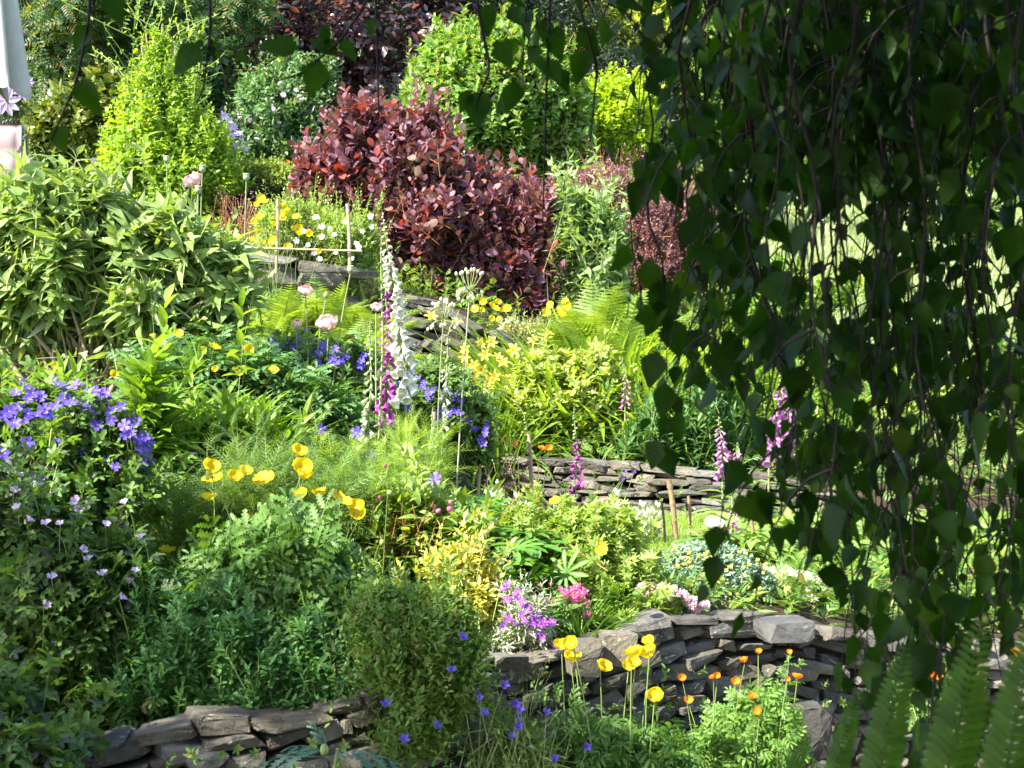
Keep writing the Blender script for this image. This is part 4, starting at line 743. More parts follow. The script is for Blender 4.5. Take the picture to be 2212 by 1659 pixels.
# ferns and the poppies in front of them
for k, (u, v, d, n, lab) in enumerate([(600, 600, 9.5, 18, "fern below the left upright cane"), (690, 580, 9.8, 20, "fern below the middle of the bamboo rail"), (780, 590, 9.6, 20, "fern below the right upright cane"), (640, 660, 8.9, 18, "fern behind the closed pink poppy bud"), (760, 650, 8.8, 18, "fern behind the poppy seed pod"), (560, 680, 9.0, 12, "fern at the right tip of the grey green bush"), (850, 720, 8.6, 12, "fern directly behind the foxglove spikes"), (700, 720, 8.5, 14, "fern behind the blue geraniums"), (520, 640, 9.4, 12, "fern nearest the big felted bush")]):
    fern(lab, u, v, d, FERNL, 210+k, n, .78, 'ferns on the slope')
for k, (u, v, d, n, lab) in enumerate([(1290, 590, 10.6, 24, "tall bright fern right of the smoke bush"), (1345, 610, 10.4, 20, "fern at the edge of the birch curtain"), (1330, 650, 10.0, 14, "low fern in front of the tall bright one")]):
    fern(lab, u, v, d, FERNL, 225+k, n, .62, 'ferns on the slope')
LILYLEAF = leafmat("strap_leaf", (.15, .26, .03), (.27, .38, .07), .4, .45)
blades('iris', "big clump of arching bright green blades below the right ferns", 'plant', 1275, 10.0, .62, 800, .8, LILYLEAF, 230, BLADE[:2]+BLADE[:1], rx=1.35, W=1.2)
blades('iris', "arching blades at the right end of the upper bed", 'plant', 1430, 9.6, .45, 480, .66, LILYLEAF, 231, BLADE[:2], rx=1.2, W=1.2)
blades('iris', "dark arching strap leaves behind the yellow green shrub", 'plant', 1380, 9.4, .3, 220, .5, FRESH, 232)
eu = [(1250, 850, 95, 75), (1180, 870, 70, 70), (1310, 850, 55, 60), (1240, 930, 90, 60), (1290, 930, 50, 55), (1170, 810, 60, 40), (1240, 790, 70, 30)]
shrub('spindle_bush', "yellow green leafy shrub right of the yellow lilies", 'shrub', eu, 9.35, WIDE, 7, .085, YGREEN, 800, 233, BARK, GSTEM, length=.13, up=.8, lump=.15, inner=.6)
b = gpt(1030, 9.35); t = blades('day_lily', "yellow flowered day lily with grassy leaves beside the blue geraniums", 'lily', 1035, 9.3, .42, 560, .6, leafmat("lily_leaf", (.11, .22, .03), (.2, .31, .06), .35, .5), 234, rx=1.1, W=.6)
flowers(t, [(985, 703), (930, 690), (1060, 740), (1030, 748), (1010, 756), (1005, 772), (1050, 768), (1040, 800), (1070, 815), (1050, 825), (1010, 832), (995, 830), (1025, 790), (1095, 822), (1110, 760), (1085, 790), (1000, 800), (1075, 778), (1060, 850), (1015, 815)], LILY, .06, 8.75, R(235), smat=GSTEM, cam_w=.8, up=.35, rnd=.35, dj=.2)
t = single('day_lily', MB().add(*BLADE[0]), LILYLEAF, "tmp", "x", (0, 0, 0)); bpy.data.objects.remove(t)
b = gpt(1190, 9.2); t = thing('day_lily', "single pale yellow lily in front of the tumbled stones", 'lily', b, None); mb = MB(); leafy(mb, b, 30, .1, .3, LANCE, .2, R(7), 0); part('leaves', mb, LILYLEAF, t); flowers(t, [(1180, 727), (1155, 740)], LILY, .06, 10.0, R(236), smat=GSTEM, dj=.05)
sedum_mat("pale pink tinged stonecrop on the tumbled stones", [(1180, 745, 55, 22), (1130, 720, 45, 20), (1230, 765, 40, 22), (1110, 712, 30, 14)], 10.65, leafmat("pinkish_sedum", (.26, .32, .14), (.4, .42, .24), .25, .5, (.5, .3, .24)), 237)
for lab, spots, u in (("small yellow poppies in the shade under the smoke bush", [(1045, 650), (1062, 660), (1025, 668), (1070, 668), (1085, 672), (1095, 668), (1080, 690), (1075, 655), (1040, 672), (1062, 690)], 1060), ("small yellow poppies between smoke bush and fern", [(1190, 660), (1210, 668), (1222, 652), (1225, 662), (1215, 680), (1245, 712), (1180, 675), (1285, 708), (1195, 690)], 1215)):
    b = gpt(u, 11.0); t = thing('welsh_poppy', lab, 'poppy', b, 'yellow poppies'); mb = MB(); leafy(mb, b, 90, .26, .2, CUT, .1, R(u), 0, 1); part('foliage', mb, [MIDL, GSTEM], t); flowers(t, spots, POPPYCUP+POPPYOPEN, .032, 10.75, R(u+1), smat=GSTEM, dj=.08)
# oriental poppies
for k, (u, v, sz, kind, du, lab) in enumerate([(660, 623, .95, 0, 20, "pale pink poppy in front of the ferns, highest in the middle bed"), (710, 690, 1.45, 0, -5, "largest pink poppy, wide open and pale"), (641, 698, .95, 2, 5, "closed salmon pink poppy bud left of the largest pink poppy"), (662, 853, 1.15, 0, -15, "pink poppy low before the dark leaves"), (722, 880, 1.05, 2, -12, "shell pink poppy dropping its petals, beside the violet bells"), (745, 910, .8, 0, 0, "faded pink poppy next to the one dropping petals"), (812, 660, .8, 0, 2, "pink poppy with dark eye half hidden by the bare stem"), (425, 382, 1.4, 0, 3, "big pale pink poppy rising above the felted bush")]):
    d = 7.0 if k < 7 else 7.1; rng = R(240+k); b = gpt(u+du, d); t = thing('oriental_poppy', lab, 'poppy', b, 'pink oriental poppies'); p = P(u, v, d); mb = MB(); leafy(mb, b, 26, .2, .3, CUT, .24, rng, 0, 1); part('foliage', mb, [BLUEG, GSTEM], t)
    inst('flower', BIGPOPPY[k % 2] if kind == 0 else POPPYBUD[0], t, p-np.array([0, 0, .035*sz]), nz(np.array([rng.normal(0, .25), -.45, .85])), .062*sz, rng.uniform(0, 6)); stem_to(t, b, p-np.array([0, .0, .03*sz]), .0055, STEM2, rng)
for k, (u, v, du, d, lab) in enumerate([(757, 582, -55, 7.0, "poppy seed pod on a long curved stem in front of the ferns"), (704, 637, -40, 7.0, "nodding poppy bud above the largest pink poppy"), (360, 345, 2, 7.1, "poppy pod above the felted bush, farthest left"), (437, 365, -8, 7.0, "poppy pod in front of the big pale pink poppy"), (532, 383, -12, 7.0, "tall lone poppy pod before the dark slate wall"), (428, 410, -4, 7.0, "short poppy pod just under the big pale pink poppy"), (596, 800, -80, 7.0, "round poppy pod among the small yellow poppies"), (692, 765, -25, 7.0, "poppy bud beside the blue geraniums")]):
    rng = R(260+k); b = gpt(u+du, d); t = thing('poppy_pod', lab, 'seed pod', b, 'poppy pods'); p = P(u, v, d); inst('seed_pod', POD if k not in (1, 7) else BUD, t, p-np.array([0, 0, .02]), nz(np.array([.05, -.1, 1])), .036, 0); stem_to(t, b, p-np.array([0, 0, .018]), .005, STEM2, rng)
b = gpt(480, 7.0); t = thing('welsh_poppy', "scattered yellow poppies under the right side of the felted bush", 'poppy', b, 'yellow poppies'); mb = MB(); leafy(mb, b, 140, .55, .3, CUT, .13, R(270), 0, 1); part('foliage', mb, [MIDL, GSTEM], t)
flowers(t, [(335, 722), (385, 722), (437, 758), (462, 752), (535, 757), (465, 800), (511, 806), (590, 802), (573, 828), (245, 812), (405, 815), (118, 792)], POPPYCUP+POPPYOPEN, .025, 6.0, R(271), smat=GSTEM, dj=.15)
# blue geraniums of the middle bed
def cranesbill(lab, blobs, spots, d, seed, size=.021, n=380, fm=GERAN, leaf=GERL, cat='geranium', group='blue geraniums', lsize=.075, **kw):
    rng = R(seed); t = shrub('cranesbill', lab, cat, blobs, d, LOBED, 5, lsize, leaf, n, seed, None, GSTEM, group, nb=0, length=.1, lump=.18, grav=.1, wide=1.35, narrow=.9)
    flowers(t, spots, fm, size, d, rng, blobs=blobs, dj=.04, short=True, **kw); return t
def spread(pts, seed, per, su, sv):
    r = R(seed); return [(u+r.normal(0, su), v+r.normal(0, sv)) for u, v in pts for _ in range(per)]
cranesbill("blue geranium drift behind the pink poppy and ferns", [(690, 800, 110, 70), (620, 780, 70, 50), (770, 810, 60, 60)], spread([(590, 738), (612, 742), (650, 735), (658, 745), (640, 752), (700, 748), (690, 760), (735, 762), (745, 775), (690, 785), (720, 785), (775, 780), (660, 840)], 280, 3, 11, 7), 7.2, 281, .02, rnd=.25, cam_w=.9)
cranesbill("blue geranium spilling right of the foxglove spikes", [(930, 880, 80, 75), (990, 900, 60, 70), (890, 860, 50, 50), (1030, 940, 40, 45)], spread([(905, 815), (915, 830), (880, 830), (850, 850), (950, 830), (965, 850), (985, 865), (1000, 870), (975, 885), (990, 900), (1010, 905), (1035, 920), (1055, 935), (930, 890), (955, 900), (880, 880), (1000, 850), (1040, 945), (860, 920), (940, 860)], 282, 3, 10, 8), 7.6, 283, .02, rnd=.25, cam_w=.9)

# foxgloves
foxglove("white foxglove, tallest and densest spike in the garden", 826, 458, 876, 850, 6.0, BELLW, 300, size=.062, bud=BUDW, nb=56, side=.1, omax=.8)
foxglove("purple foxglove spike touching the left of the white one", 832, 560, 832, 905, 6.15, BELLP, 301, size=.045, nb=54, omax=.82)
foxglove("bare green seed stem left of the purple foxglove", 824, 512, 818, 960, 5.9, BELLP, 302, bare=2, leaves=False, nb=46, rst=.008)
foxglove("short foxglove with cream bells in front of the purple one", 800, 690, 792, 960, 5.85, BELLC, 303, bud=BUDW, size=.036, nb=28, side=-.3)
foxglove("half open green foxglove spike bending right at its tip", 972, 672, 945, 985, 6.3, BELLW, 304, size=.036, nb=34, bare=.12, tipbend=.04)
foxglove("small foxglove spike with cream buds before the green one", 935, 880, 925, 1010, 6.0, BELLC, 305, size=.022, nb=20, bud=BUDW)
foxglove("slim pink foxglove in front of the yellow green shrub", 1344, 772, 1350, 875, 8.9, BELLK, 306, size=.032, nb=18, leaves=False)
foxglove("foxglove going to seed with a few purple bells before the low wall", 1240, 880, 1243, 1052, 7.9, BELLP, 307, size=.04, nb=26, bare=0., leaves=False)
foxglove("dried brown foxglove stem bending left beside the second cane", 1128, 862, 1150, 1060, 7.9, BELLP, 308, bare=2, leaves=False, nb=30, tipbend=-.06, lmat=PALEBUD)
foxglove("pink foxglove at the right end of the low wall, left of the pair", 1552, 900, 1560, 1022, 7.9, BELLK, 309, size=.05, nb=26, omax=.8)
foxglove("short pink foxglove at the right end of the low wall, right of the pair", 1592, 955, 1582, 1040, 7.8, BELLK, 310, size=.048, nb=20, omax=.8)
foxglove("tall leaning magenta foxglove behind the hanging birch leaves", 1690, 795, 1662, 985, 7.6, BELLK, 311, size=.066, nb=40, omax=.8)
foxglove("second tall magenta foxglove right behind the leaning one", 1708, 815, 1690, 990, 7.7, BELLK, 312, size=.06, nb=34, omax=.8)
foxglove("small pink foxglove among the big leaves on the lawn edge", 1580, 1075, 1583, 1145, 6.6, BELLK, 313, size=.026, nb=14)
# honey garlic
for k, (u, v, du, d, lab) in enumerate([(1015, 615, -38, 6.2, "honey garlic umbel on a tall blue green stalk"), (958, 678, -18, 6.6, "fading honey garlic umbel before the tumbled stones")]):
    rng = R(320+k); b = gpt(u+du, d); t = thing('honey_garlic', lab, 'flower', b, 'honey garlic'); p = P(u, v, d); c = p-np.array([0, 0, .03]); stem_to(t, b, c, .0042, SILVER if k == 0 else STEM2, rng, name='stalk', lean=.6); mb = MB()
    tips = []
    for q in range(26):
        e = nz(np.array([rng.normal(0, .6), rng.normal(0, .6), rng.uniform(-.2, 1)])); m1 = c+e*.055; e2 = c+e*rng.uniform(.045, .075)+np.array([0, 0, -.02 if e[2] < .6 else .02]); tube(mb, bez(c, m1, e2, 5), .0016, 4, 0, False); tips.append((e2, e))
    part('flower_stalks', mb, STEM2, t)
    for e2, e in tips: inst('flower', BUDW, t, e2, nz(np.array([e[0]*.3, e[1]*.3, -1. if e[2] < .6 else 1.])), .02, 0)

# ------------------------------------------------------------------ upright leafy perennials
def perennial(name, label, blobs, d, n, mat, seed, tm=LANCE, size=.12, k=12, length=.3, group=None, **kw):
    return shrub(name, label, 'plant', blobs, d, tm, k, size, mat, n, seed, None, GSTEM, group, nb=0, length=length, up=1.6, outw=.35, wide=1.15, narrow=.35, lump=.15, **kw)
perennial('phlox', "row of dark leafy stems on top of the low wall beside the birch", [(1400, 950, 60, 50), (1470, 930, 60, 70), (1530, 900, 50, 90), (1430, 900, 50, 50)], 8.9, 300, BLUEG, 330)
perennial('phlox', "light green leafy stems behind the pink foxgloves", [(1600, 880, 70, 110), (1700, 900, 80, 120), (1800, 920, 80, 120)], 9.3, 380, FRESH, 331)
perennial('goldenrod', "tall single leafy stem beside the blue geraniums on the left", [(318, 830, 28, 60), (325, 890, 35, 50)], 5.3, 22, FRESH, 332, LANCEW, .15, 14, .3)
perennial('goldenrod', "spreading light green rosettes of narrow leaves in the left middle", [(420, 930, 85, 50), (520, 930, 80, 45), (370, 970, 70, 45), (470, 980, 90, 40), (580, 960, 50, 40)], 5.6, 150, FRESH, 333, LANCE, .14, 12, .14)
perennial('goldenrod', "small leafy tips between the blue geraniums and the felted bush", [(140, 825, 50, 25), (30, 870, 40, 40)], 5.4, 26, FRESH, 334, LANCE, .11, 10, .12)
perennial('poppy_leaves', "dark jagged leaves below the small yellow poppies", [(560, 870, 110, 70), (640, 920, 90, 80), (480, 850, 80, 50), (720, 960, 60, 60), (380, 830, 70, 50)], 6.3, 300, BLUEG, 335, CUT, .2, 5, .1)
# ------------------------------------------------------------------ front left: geraniums, cushion, feathery plants
gb = [(90, 930, 130, 95), (230, 960, 90, 90), (-40, 960, 120, 120), (120, 1060, 170, 90), (270, 1060, 80, 80), (20, 1080, 110, 90)]
cranesbill("big clump of violet blue geraniums at the left edge in front", gb, [(55, 832), (70, 850), (35, 850), (62, 862), (88, 858), (125, 832), (142, 838), (165, 832), (175, 840), (140, 862), (155, 872), (185, 850), (205, 845), (215, 862), (225, 850), (235, 872), (180, 880), (200, 890), (250, 876), (262, 880), (240, 892), (120, 880), (100, 895), (40, 880), (60, 895), (80, 900), (20, 890), (10, 900), (30, 915), (55, 912), (95, 885), (110, 900), (210, 920), (240, 910), (270, 920), (282, 935), (272, 940), (290, 910), (300, 950), (312, 945), (322, 955), (305, 968), (318, 975), (310, 1000), (325, 1002), (300, 1002), (60, 958), (35, 985), (10, 980), (20, 990), (50, 990), (65, 978), (150, 985), (168, 975), (140, 990), (120, 960), (205, 1000), (235, 995), (95, 1025), (310, 1085), (250, 1010)], 4.75, 340, .0215, 560, lsize=.085, smat=GSTEM, rnd=.22, cam_w=.75, up=.55)
pb_ = [(90, 1230, 150, 150), (200, 1330, 130, 130), (60, 1430, 160, 150), (180, 1500, 120, 110), (270, 1260, 60, 90), (20, 1120, 110, 70), (60, 1580, 120, 80), (30, 1635, 110, 70, -.66), (140, 1590, 60, 45, -.5), (-40, 1560, 120, 110, -.45), (90, 1670, 60, 40, -.68)]
PG = leafmat("shaded_geranium_leaf", (.055, .125, .03), (.12, .21, .05), .35, .5, (.05, .055, .05))  # darker copy of the geranium leaf, shade put into its colour
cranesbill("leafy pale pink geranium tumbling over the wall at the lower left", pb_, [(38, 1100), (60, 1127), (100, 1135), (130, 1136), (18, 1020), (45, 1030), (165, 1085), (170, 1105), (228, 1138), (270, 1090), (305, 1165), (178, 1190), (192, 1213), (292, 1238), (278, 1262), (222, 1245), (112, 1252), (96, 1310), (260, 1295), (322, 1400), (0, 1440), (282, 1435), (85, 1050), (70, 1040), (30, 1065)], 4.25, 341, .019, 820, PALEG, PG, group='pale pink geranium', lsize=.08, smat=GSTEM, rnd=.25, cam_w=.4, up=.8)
gc = [(380, 1400, 110, 90), (500, 1390, 110, 80), (610, 1410, 100, 80), (440, 1480, 140, 80), (700, 1460, 90, 70), (330, 1340, 70, 60), (590, 1490, 140, 70), (760, 1500, 60, 55), (310, 1480, 80, 70), (420, 1330, 80, 40)]
shrub('candytuft', "dense cushion of small toothed dark leaves along the wall top at lower left", 'plant', gc, 4.22, TOOTH, 9, .038, GCOVER, 3200, 342, None, GSTEM, nb=0, length=.07, up=1.0, lump=.12, inner=.65, wide=1.2, narrow=.6)
perennial('tansy', "feathery green plant around the front yellow poppies", [(430, 1130, 90, 60), (520, 1080, 90, 60), (620, 1080, 80, 60), (400, 1220, 70, 80), (560, 1020, 110, 50), (720, 1060, 80, 60), (460, 1180, 80, 60), (380, 1090, 60, 50)], 5.0, 250, leafmat("feathery_leaf", (.1, .2, .05), (.19, .3, .09), .35, .6), 343, FEATHER, .17, 6, .12)
perennial('tansy', "brighter feathery tufts at the foot of the white foxglove", [(740, 1000, 60, 50), (830, 1040, 80, 50), (900, 980, 60, 50), (680, 1010, 50, 40), (870, 1080, 60, 40)], 5.6, 120, leafmat("bright_feather", (.2, .32, .05), (.3, .42, .1), .4, .6), 344, FEATHER, .15, 6, .12)
b = gpt(600, 5.0); t = thing('welsh_poppy', "clump of large bright yellow poppies in the front of the bed", 'poppy', b, 'yellow poppies'); rng = R(345)
fb = [(560, 1230, 110, 70), (660, 1290, 110, 90), (700, 1400, 80, 90), (500, 1270, 80, 60), (620, 1200, 100, 60), (740, 1330, 60, 80), (450, 1290, 50, 50)]
C, Rr = blobs3(fb, 4.45); X, O = scatter(C, Rr, 300, rng, .6, .15); C, Rr = satellites(C, Rr, rng, 1); mb = MB(); shoots(mb, X[:210], O[:210], CUT, 4, .18, rng, up=.4, length=.06, wide=1.4, narrow=.8, grav=.25); part('foliage', mb, leafmat("cut_leaf", (.07, .16, .03), (.13, .24, .05), .35, .5), t)
flowers(t, [(452, 1018, 1.15), (461, 1040), (449, 1083), (511, 1038, 1.1), (530, 1025, .9), (571, 1040, 1.1), (642, 983, 1.1), (653, 1020, 1.1), (656, 1035), (651, 1077, 1.05), (691, 1074), (733, 1084), (767, 1103, 1.05), (777, 1118), (547, 1128, 1.1), (361, 1193, .7), (432, 1270, .5), (728, 1268, .5)], POPPYCUP+POPPYCUP+POPPYOPEN, .039, 4.75, rng, smat=GSTEM, dj=.12, rnd=.28, up=.7, cam_w=.35, sr=.003, spread=.06)
for k, (u, v) in enumerate([(655, 1335), (640, 1160), (665, 1200), (710, 1130), (700, 1185), (530, 1360), (770, 1390), (785, 1330), (600, 1290), (745, 1215), (560, 1110), (500, 1150), (825, 1165), (838, 1060)]):
    p = P(u, v, 4.65); inst('flower_bud', BUD, t, p, nz(rng.normal(0, .4, 3)+np.array([0, 0, -.8])), .025, 0); stem_to(t, p*np.array([1, 1, 0])+np.array([rng.normal(0, .04), .1, float(ground(p[0], p[1])[0])]), p+np.array([0, 0, .004]), .0022, GSTEM, rng)
# ------------------------------------------------------------------ front middle
perennial('peony', "light green bushy peony with reddish stalks in the front middle", [(880, 1140, 90, 60), (810, 1120, 60, 50), (940, 1180, 60, 50), (850, 1200, 70, 60), (900, 1100, 70, 40)], 5.1, 240, PEONY, 350, LANCEW, .1, 9, .16)
b = gpt(900, 5.2); rng = R(351); t = thing('bleeding_heart', "reddish stalks with tiny pink buds above the peony", 'plant', b); mb = MB()
for k in range(26):
    s = P(rng.uniform(800, 980), 1240, 5.0); e = P(rng.uniform(800, 980), rng.uniform(1080, 1160), 4.95); tube(mb, bez(s, s*.5+e*.5+rng.normal(0, .03, 3), e, 6), .0015, 4, 0, False)
part('stalk', mb, REDSTEM, t); flowers(t, [(938, 1100), (942, 1108), (975, 1105), (972, 1092), (832, 1010), (815, 1080)], [BUD and budmesh(MAG)], .022, 4.9, rng)
for k, (u, v, d, lab, n) in enumerate([(1030, 1110, 5.4, "lupin leaves behind the variegated bush", 34), (1060, 1150, 5.1, "large fan shaped lupin leaves right of the variegated bush", 40), (1010, 1070, 5.6, "lupin leaves under the low wall at the left", 26)]):
    b = gpt(u, d); t = thing('lupin', lab, 'plant', b, 'lupin leaves'); rng = R(352+k); mb = MB(); top = P(u, v, d)[2]-b[2]; leafy(mb, b, n, .3, max(.2, top*1.05), LUPIN, .12, rng, 0, 1, .75, .15); part('leaves', mb, [leafmat("lupin_leaf", (.07, .19, .025), (.13, .27, .05), .35, .45), GSTEM], t)
vb = [(1000, 1220, 50, 40), (1040, 1290, 45, 60), (980, 1270, 50, 60), (1010, 1340, 60, 50), (950, 1220, 40, 30), (1050, 1250, 25, 30)]
shrub('spindle_bush', "low bush of yellow and green variegated leaves above the wall", 'shrub', vb, 4.75, OVATE3, 7, .042, VARIEG, 520, 355, BARK, GSTEM, length=.09, up=.6, lump=.18)
tb = [(890, 1345, 110, 80), (970, 1400, 80, 75), (850, 1400, 80, 80), (810, 1330, 50, 60), (920, 1480, 90, 80), (900, 1560, 70, 60), (980, 1470, 50, 60), (960, 1330, 60, 50)]
t = shrub('bellflower', "dark olive tangle of bellflower hanging over the middle of the wall", 'plant', tb, 4.1, [TINY, OVATE3, LANCE], 8, .026, CAMPL, 4000, 356, None, None, nb=0, length=.09, up=.5, lump=.2, inner=.5, outw=.6, jit=.5)
flowers(t, [(833, 1527, 1.3), (1045, 1545), (872, 1600), (1000, 1380), (940, 1570), (975, 1455)], CAMPAN, .02, 3.95, R(357), blobs=tb)
ub = [(1120, 1330, 45, 60), (1160, 1360, 40, 40), (1090, 1370, 40, 40), (1100, 1290, 25, 30)]
t = shrub('rock_cress', "silvery cushion with purple flowers beside the variegated bush", 'plant', ub, 4.7, LANCE, 8, .032, SILVER, 420, 358, None, None, nb=0, length=.07)
flowers(t, spread([(1088, 1270), (1110, 1285), (1120, 1300), (1135, 1312), (1150, 1325), (1165, 1340), (1180, 1350), (1100, 1300), (1130, 1335), (1148, 1350), (1090, 1330), (1190, 1352), (1110, 1345), (1085, 1355), (1170, 1375), (1200, 1395)], 359, 4, 7, 6), SMALLV, .011, 4.6, R(360), blobs=ub, dj=.02)
t = blades('thrift', "grassy thrift tuft with pink flower heads on the wall top", 'plant', 1215, 4.95, .16, 900, .15, leafmat("thrift_leaf", (.06, .16, .025), (.12, .25, .04), .3, .5), 361, GBLADE, rx=1.2)
flowers(t, [(1225, 1282), (1238, 1275), (1250, 1280), (1255, 1290), (1240, 1292), (1228, 1295), (1215, 1280), (1245, 1300), (1190, 1300), (1265, 1305), (1232, 1285), (1260, 1283), (1270, 1330), (1190, 1262, .4), (1165, 1265, .4), (1210, 1270, .4), (1248, 1268)], [THRIFT[0]], .019, 4.85, R(362), smat=GSTEM, dj=.05, up=1., rnd=.15)
pt = [(1250, 1225, 125, 80), (1170, 1165, 95, 60), (1330, 1260, 85, 85), (1280, 1150, 95, 55), (1330, 1340, 85, 55), (1220, 1275, 90, 50), (1380, 1320, 50, 45), (1120, 1170, 50, 55), (1350, 1365, 60, 40, -.38), (1420, 1310, 45, 40, -.2)]
t = shrub('cinquefoil', "wide bushy cinquefoil of tiny bright leaflets in the front middle", 'shrub', pt, 5.35, TRIFOL, 6, .046, POTEN, 2300, 363, REDBARK, REDSTEM, sprig=90, length=.1, up=.7, lump=.16, inner=.5, rs=.002)
flowers(t, [(1200, 1085), (1300, 1190), (1295, 1178)], POPPYOPEN, .02, 5.0, R(364), blobs=pt)
sd = [(1540, 1250, 110, 70), (1480, 1230, 60, 50), (1600, 1270, 80, 55), (1530, 1200, 80, 30), (1640, 1300, 40, 30)]
t = shrub('stonecrop', "mound of blue grey stonecrop with yellow flower tips above the wall", 'plant', sd, 5.75, OVATE3, 12, .026, SEDG, 2400, 365, None, SEDG, nb=0, sat=0, sprig=0, holes=.3, length=.11, up=1.1, lump=.08, inner=.75, wide=1.3, narrow=.7, rs=.003)
flowers(t, [(u, v) for u, v in zip(R(366).uniform(1430, 1670, 84), R(367).uniform(1170, 1310, 84)) if ((u-1545)/125)**2+((v-1245)/72)**2 < 1], YHEAD, .009, 5.6, R(368), blobs=sd, up=1, rnd=.2, dj=.02)
tp = [(1440, 1290, 60, 30), (1490, 1305, 40, 20), (1400, 1275, 30, 25)]
t = shrub('thrift', "pale pink thrift in front of the blue grey stonecrop", 'plant', tp, 5.3, LANCE, 8, .05, MIDL, 160, 369, nb=0, length=.06)
flowers(t, spread([(1400, 1262), (1420, 1265), (1440, 1275), (1460, 1285), (1480, 1290), (1500, 1300), (1515, 1305), (1450, 1268), (1470, 1278), (1490, 1310), (1390, 1280), (1430, 1285), (1505, 1318)], 370, 5, 10, 5), [THRIFT[1]], .014, 5.2, R(371), blobs=tp, up=1, rnd=.15, dj=.03)
wt = [(1700, 1265, 60, 30), (1740, 1290, 50, 40), (1670, 1310, 40, 25)]
t = shrub('candytuft', "white flowered candytuft beside the blue grey stonecrop", 'plant', wt, 6.0, LANCE, 8, .05, FRESH, 260, 372, nb=0, length=.06)
flowers(t, spread([(1665, 1238), (1690, 1235), (1710, 1240), (1735, 1242), (1750, 1255), (1765, 1262), (1720, 1275), (1745, 1285), (1660, 1232), (1780, 1270)], 373, 5, 9, 5), WHEAD, .017, 5.9, R(374), blobs=wt, up=1, rnd=.15, dj=.03)
# lawn edge on the right: leafy foxglove plants, canes, lambs' ears
for k, (u, v, d, lab) in enumerate([(1620, 1120, 6.8, "rosette of big pale leaves behind the white peony flower"), (1700, 1100, 7.0, "big leafy plant under the hanging birch tips"), (1780, 1130, 6.9, "big leafy plant half hidden by the birch"), (1880, 1120, 7.2, "big leafy plant deep behind the birch curtain"), (2020, 1120, 7.4, "leafy plant behind the lowest birch twigs"), (2130, 1150, 7.3, "leafy plant at the right edge behind the birch")]):
    b = gpt(u, d); t = thing('foxglove_plant', lab, 'plant', b, 'leafy plants on the lawn edge'); rng = R(380+k); mb = MB(); leafy(mb, b, 70, .24, (P(u, v, d)[2]-b[2])*.8, LANCEW, .16, rng, 0, 1, .95, .2); part('leaves', mb, [leafmat("broad_pale_leaf", (.18, .29, .06), (.28, .4, .12), .4, .5), GSTEM], t)
b = gpt(1545, 6.6); t = thing('peony', "single white peony flower by the short stakes on the lawn", 'flower', b); mb = MB(); leafy(mb, b, 30, .12, .14, LANCEW, .09, R(386), 0, 1); part('foliage', mb, [MIDL, GSTEM], t); flowers(t, [(1540, 1142, 1.3), (1550, 1140)], [flower("peony_flower", [WHITE, GCEN], 6, dict(n=7, wmax=.5, e0=.1, e1=1.4, cup=.3, ruf=.08), (.1, .1), 30, layers=3)], .045, 6.5, R(387), up=1, rnd=.1)
cane("pale bamboo cane standing left of the low wall", (1036, 926, 7.6), (1034, 1090, 7.6), .010)
cane("pale bamboo cane beside the dried foxglove stem", (1142, 938, 7.9), (1150, 1110, 7.9), .011)
cane("leaning bamboo cane behind the green foxglove", (938, 890, 6.9), (922, 1030, 6.9), .010)
cane("thick split wooden stake leaning before the low wall", (1444, 1036, 7.2), (1464, 1180, 7.2), .014, OLDCANE, None, 'garden_stake')
cane("thin straight stake just right of the thick leaning one", (1487, 1072, 7.3), (1492, 1180, 7.3), .008, OLDCANE, None, 'garden_stake')
cane("short stake next to the white peony flower", (1561, 1128, 6.6), (1566, 1190, 6.6), .009, OLDCANE, None, 'garden_stake')
cane("short stake under the small pink foxglove", (1622, 1120, 6.7), (1630, 1200, 6.7), .008, OLDCANE, None, 'garden_stake')
cane("dark crooked twig stuck in the lawn left of the stakes", (1428, 1085, 7.0), (1440, 1200, 7.0), .006, TWIG, None, 'garden_stake')
for k, (u, v, d, lab) in enumerate([(1062, 1045, 7.4, "woolly silver stems at the left end of the low wall"), (1318, 1060, 7.4, "single woolly silver spike in the middle of the low wall"), (1385, 1090, 7.1, "woolly silver stems left of the dark twig"), (1130, 1070, 7.5, "woolly silver stems beside the second cane")]):
    b = gpt(u, d); t = thing('lambs_ears', lab, 'plant', b, 'woolly silver plants'); rng = R(390+k); mb = MB(); h = P(u, v, d)[2]-b[2]
    for q in range(1 if k == 1 else 4):
        s = b+np.array([rng.normal(0, .05), rng.normal(0, .05), 0]); e = s+np.array([rng.normal(0, .02), 0, h*rng.uniform(.7, 1)]); tube(mb, [s, (s+e)/2, e], [.006, .005, .004], 6); n = 14; f = np.linspace(.15, 1, n)[:, None]; a = np.arange(n)*1.57; X = s+(e-s)*f; place(mb, OVATE3, X, np.stack([np.cos(a)*.55, np.sin(a)*.55, np.full(n, .9)], 1), np.tile([0, -.3, .6], (n, 1)), .085*(1.15-f[:, 0]*.7))
    part('stems', mb, SILVER, t)
b = gpt(1090, 8.0); rng = R(395); t = thing('coral_bells', "small pink flowered coral bells in front of the low wall", 'plant', b); mb = MB(); leafy(mb, b, 40, .15, .12, LOBED, .07, rng, 0, 1); part('foliage', mb, [MIDL, REDSTEM], t)
flowers(t, spread([(1095, 1010), (1105, 1030), (1090, 1045), (1140, 1005), (1135, 1035), (1110, 1000), (1145, 1050), (1085, 1000)], 396, 4, 6, 10), [budmesh(MAG)], .016, 7.9, rng, smat=REDSTEM, sr=.0012, dj=.08)
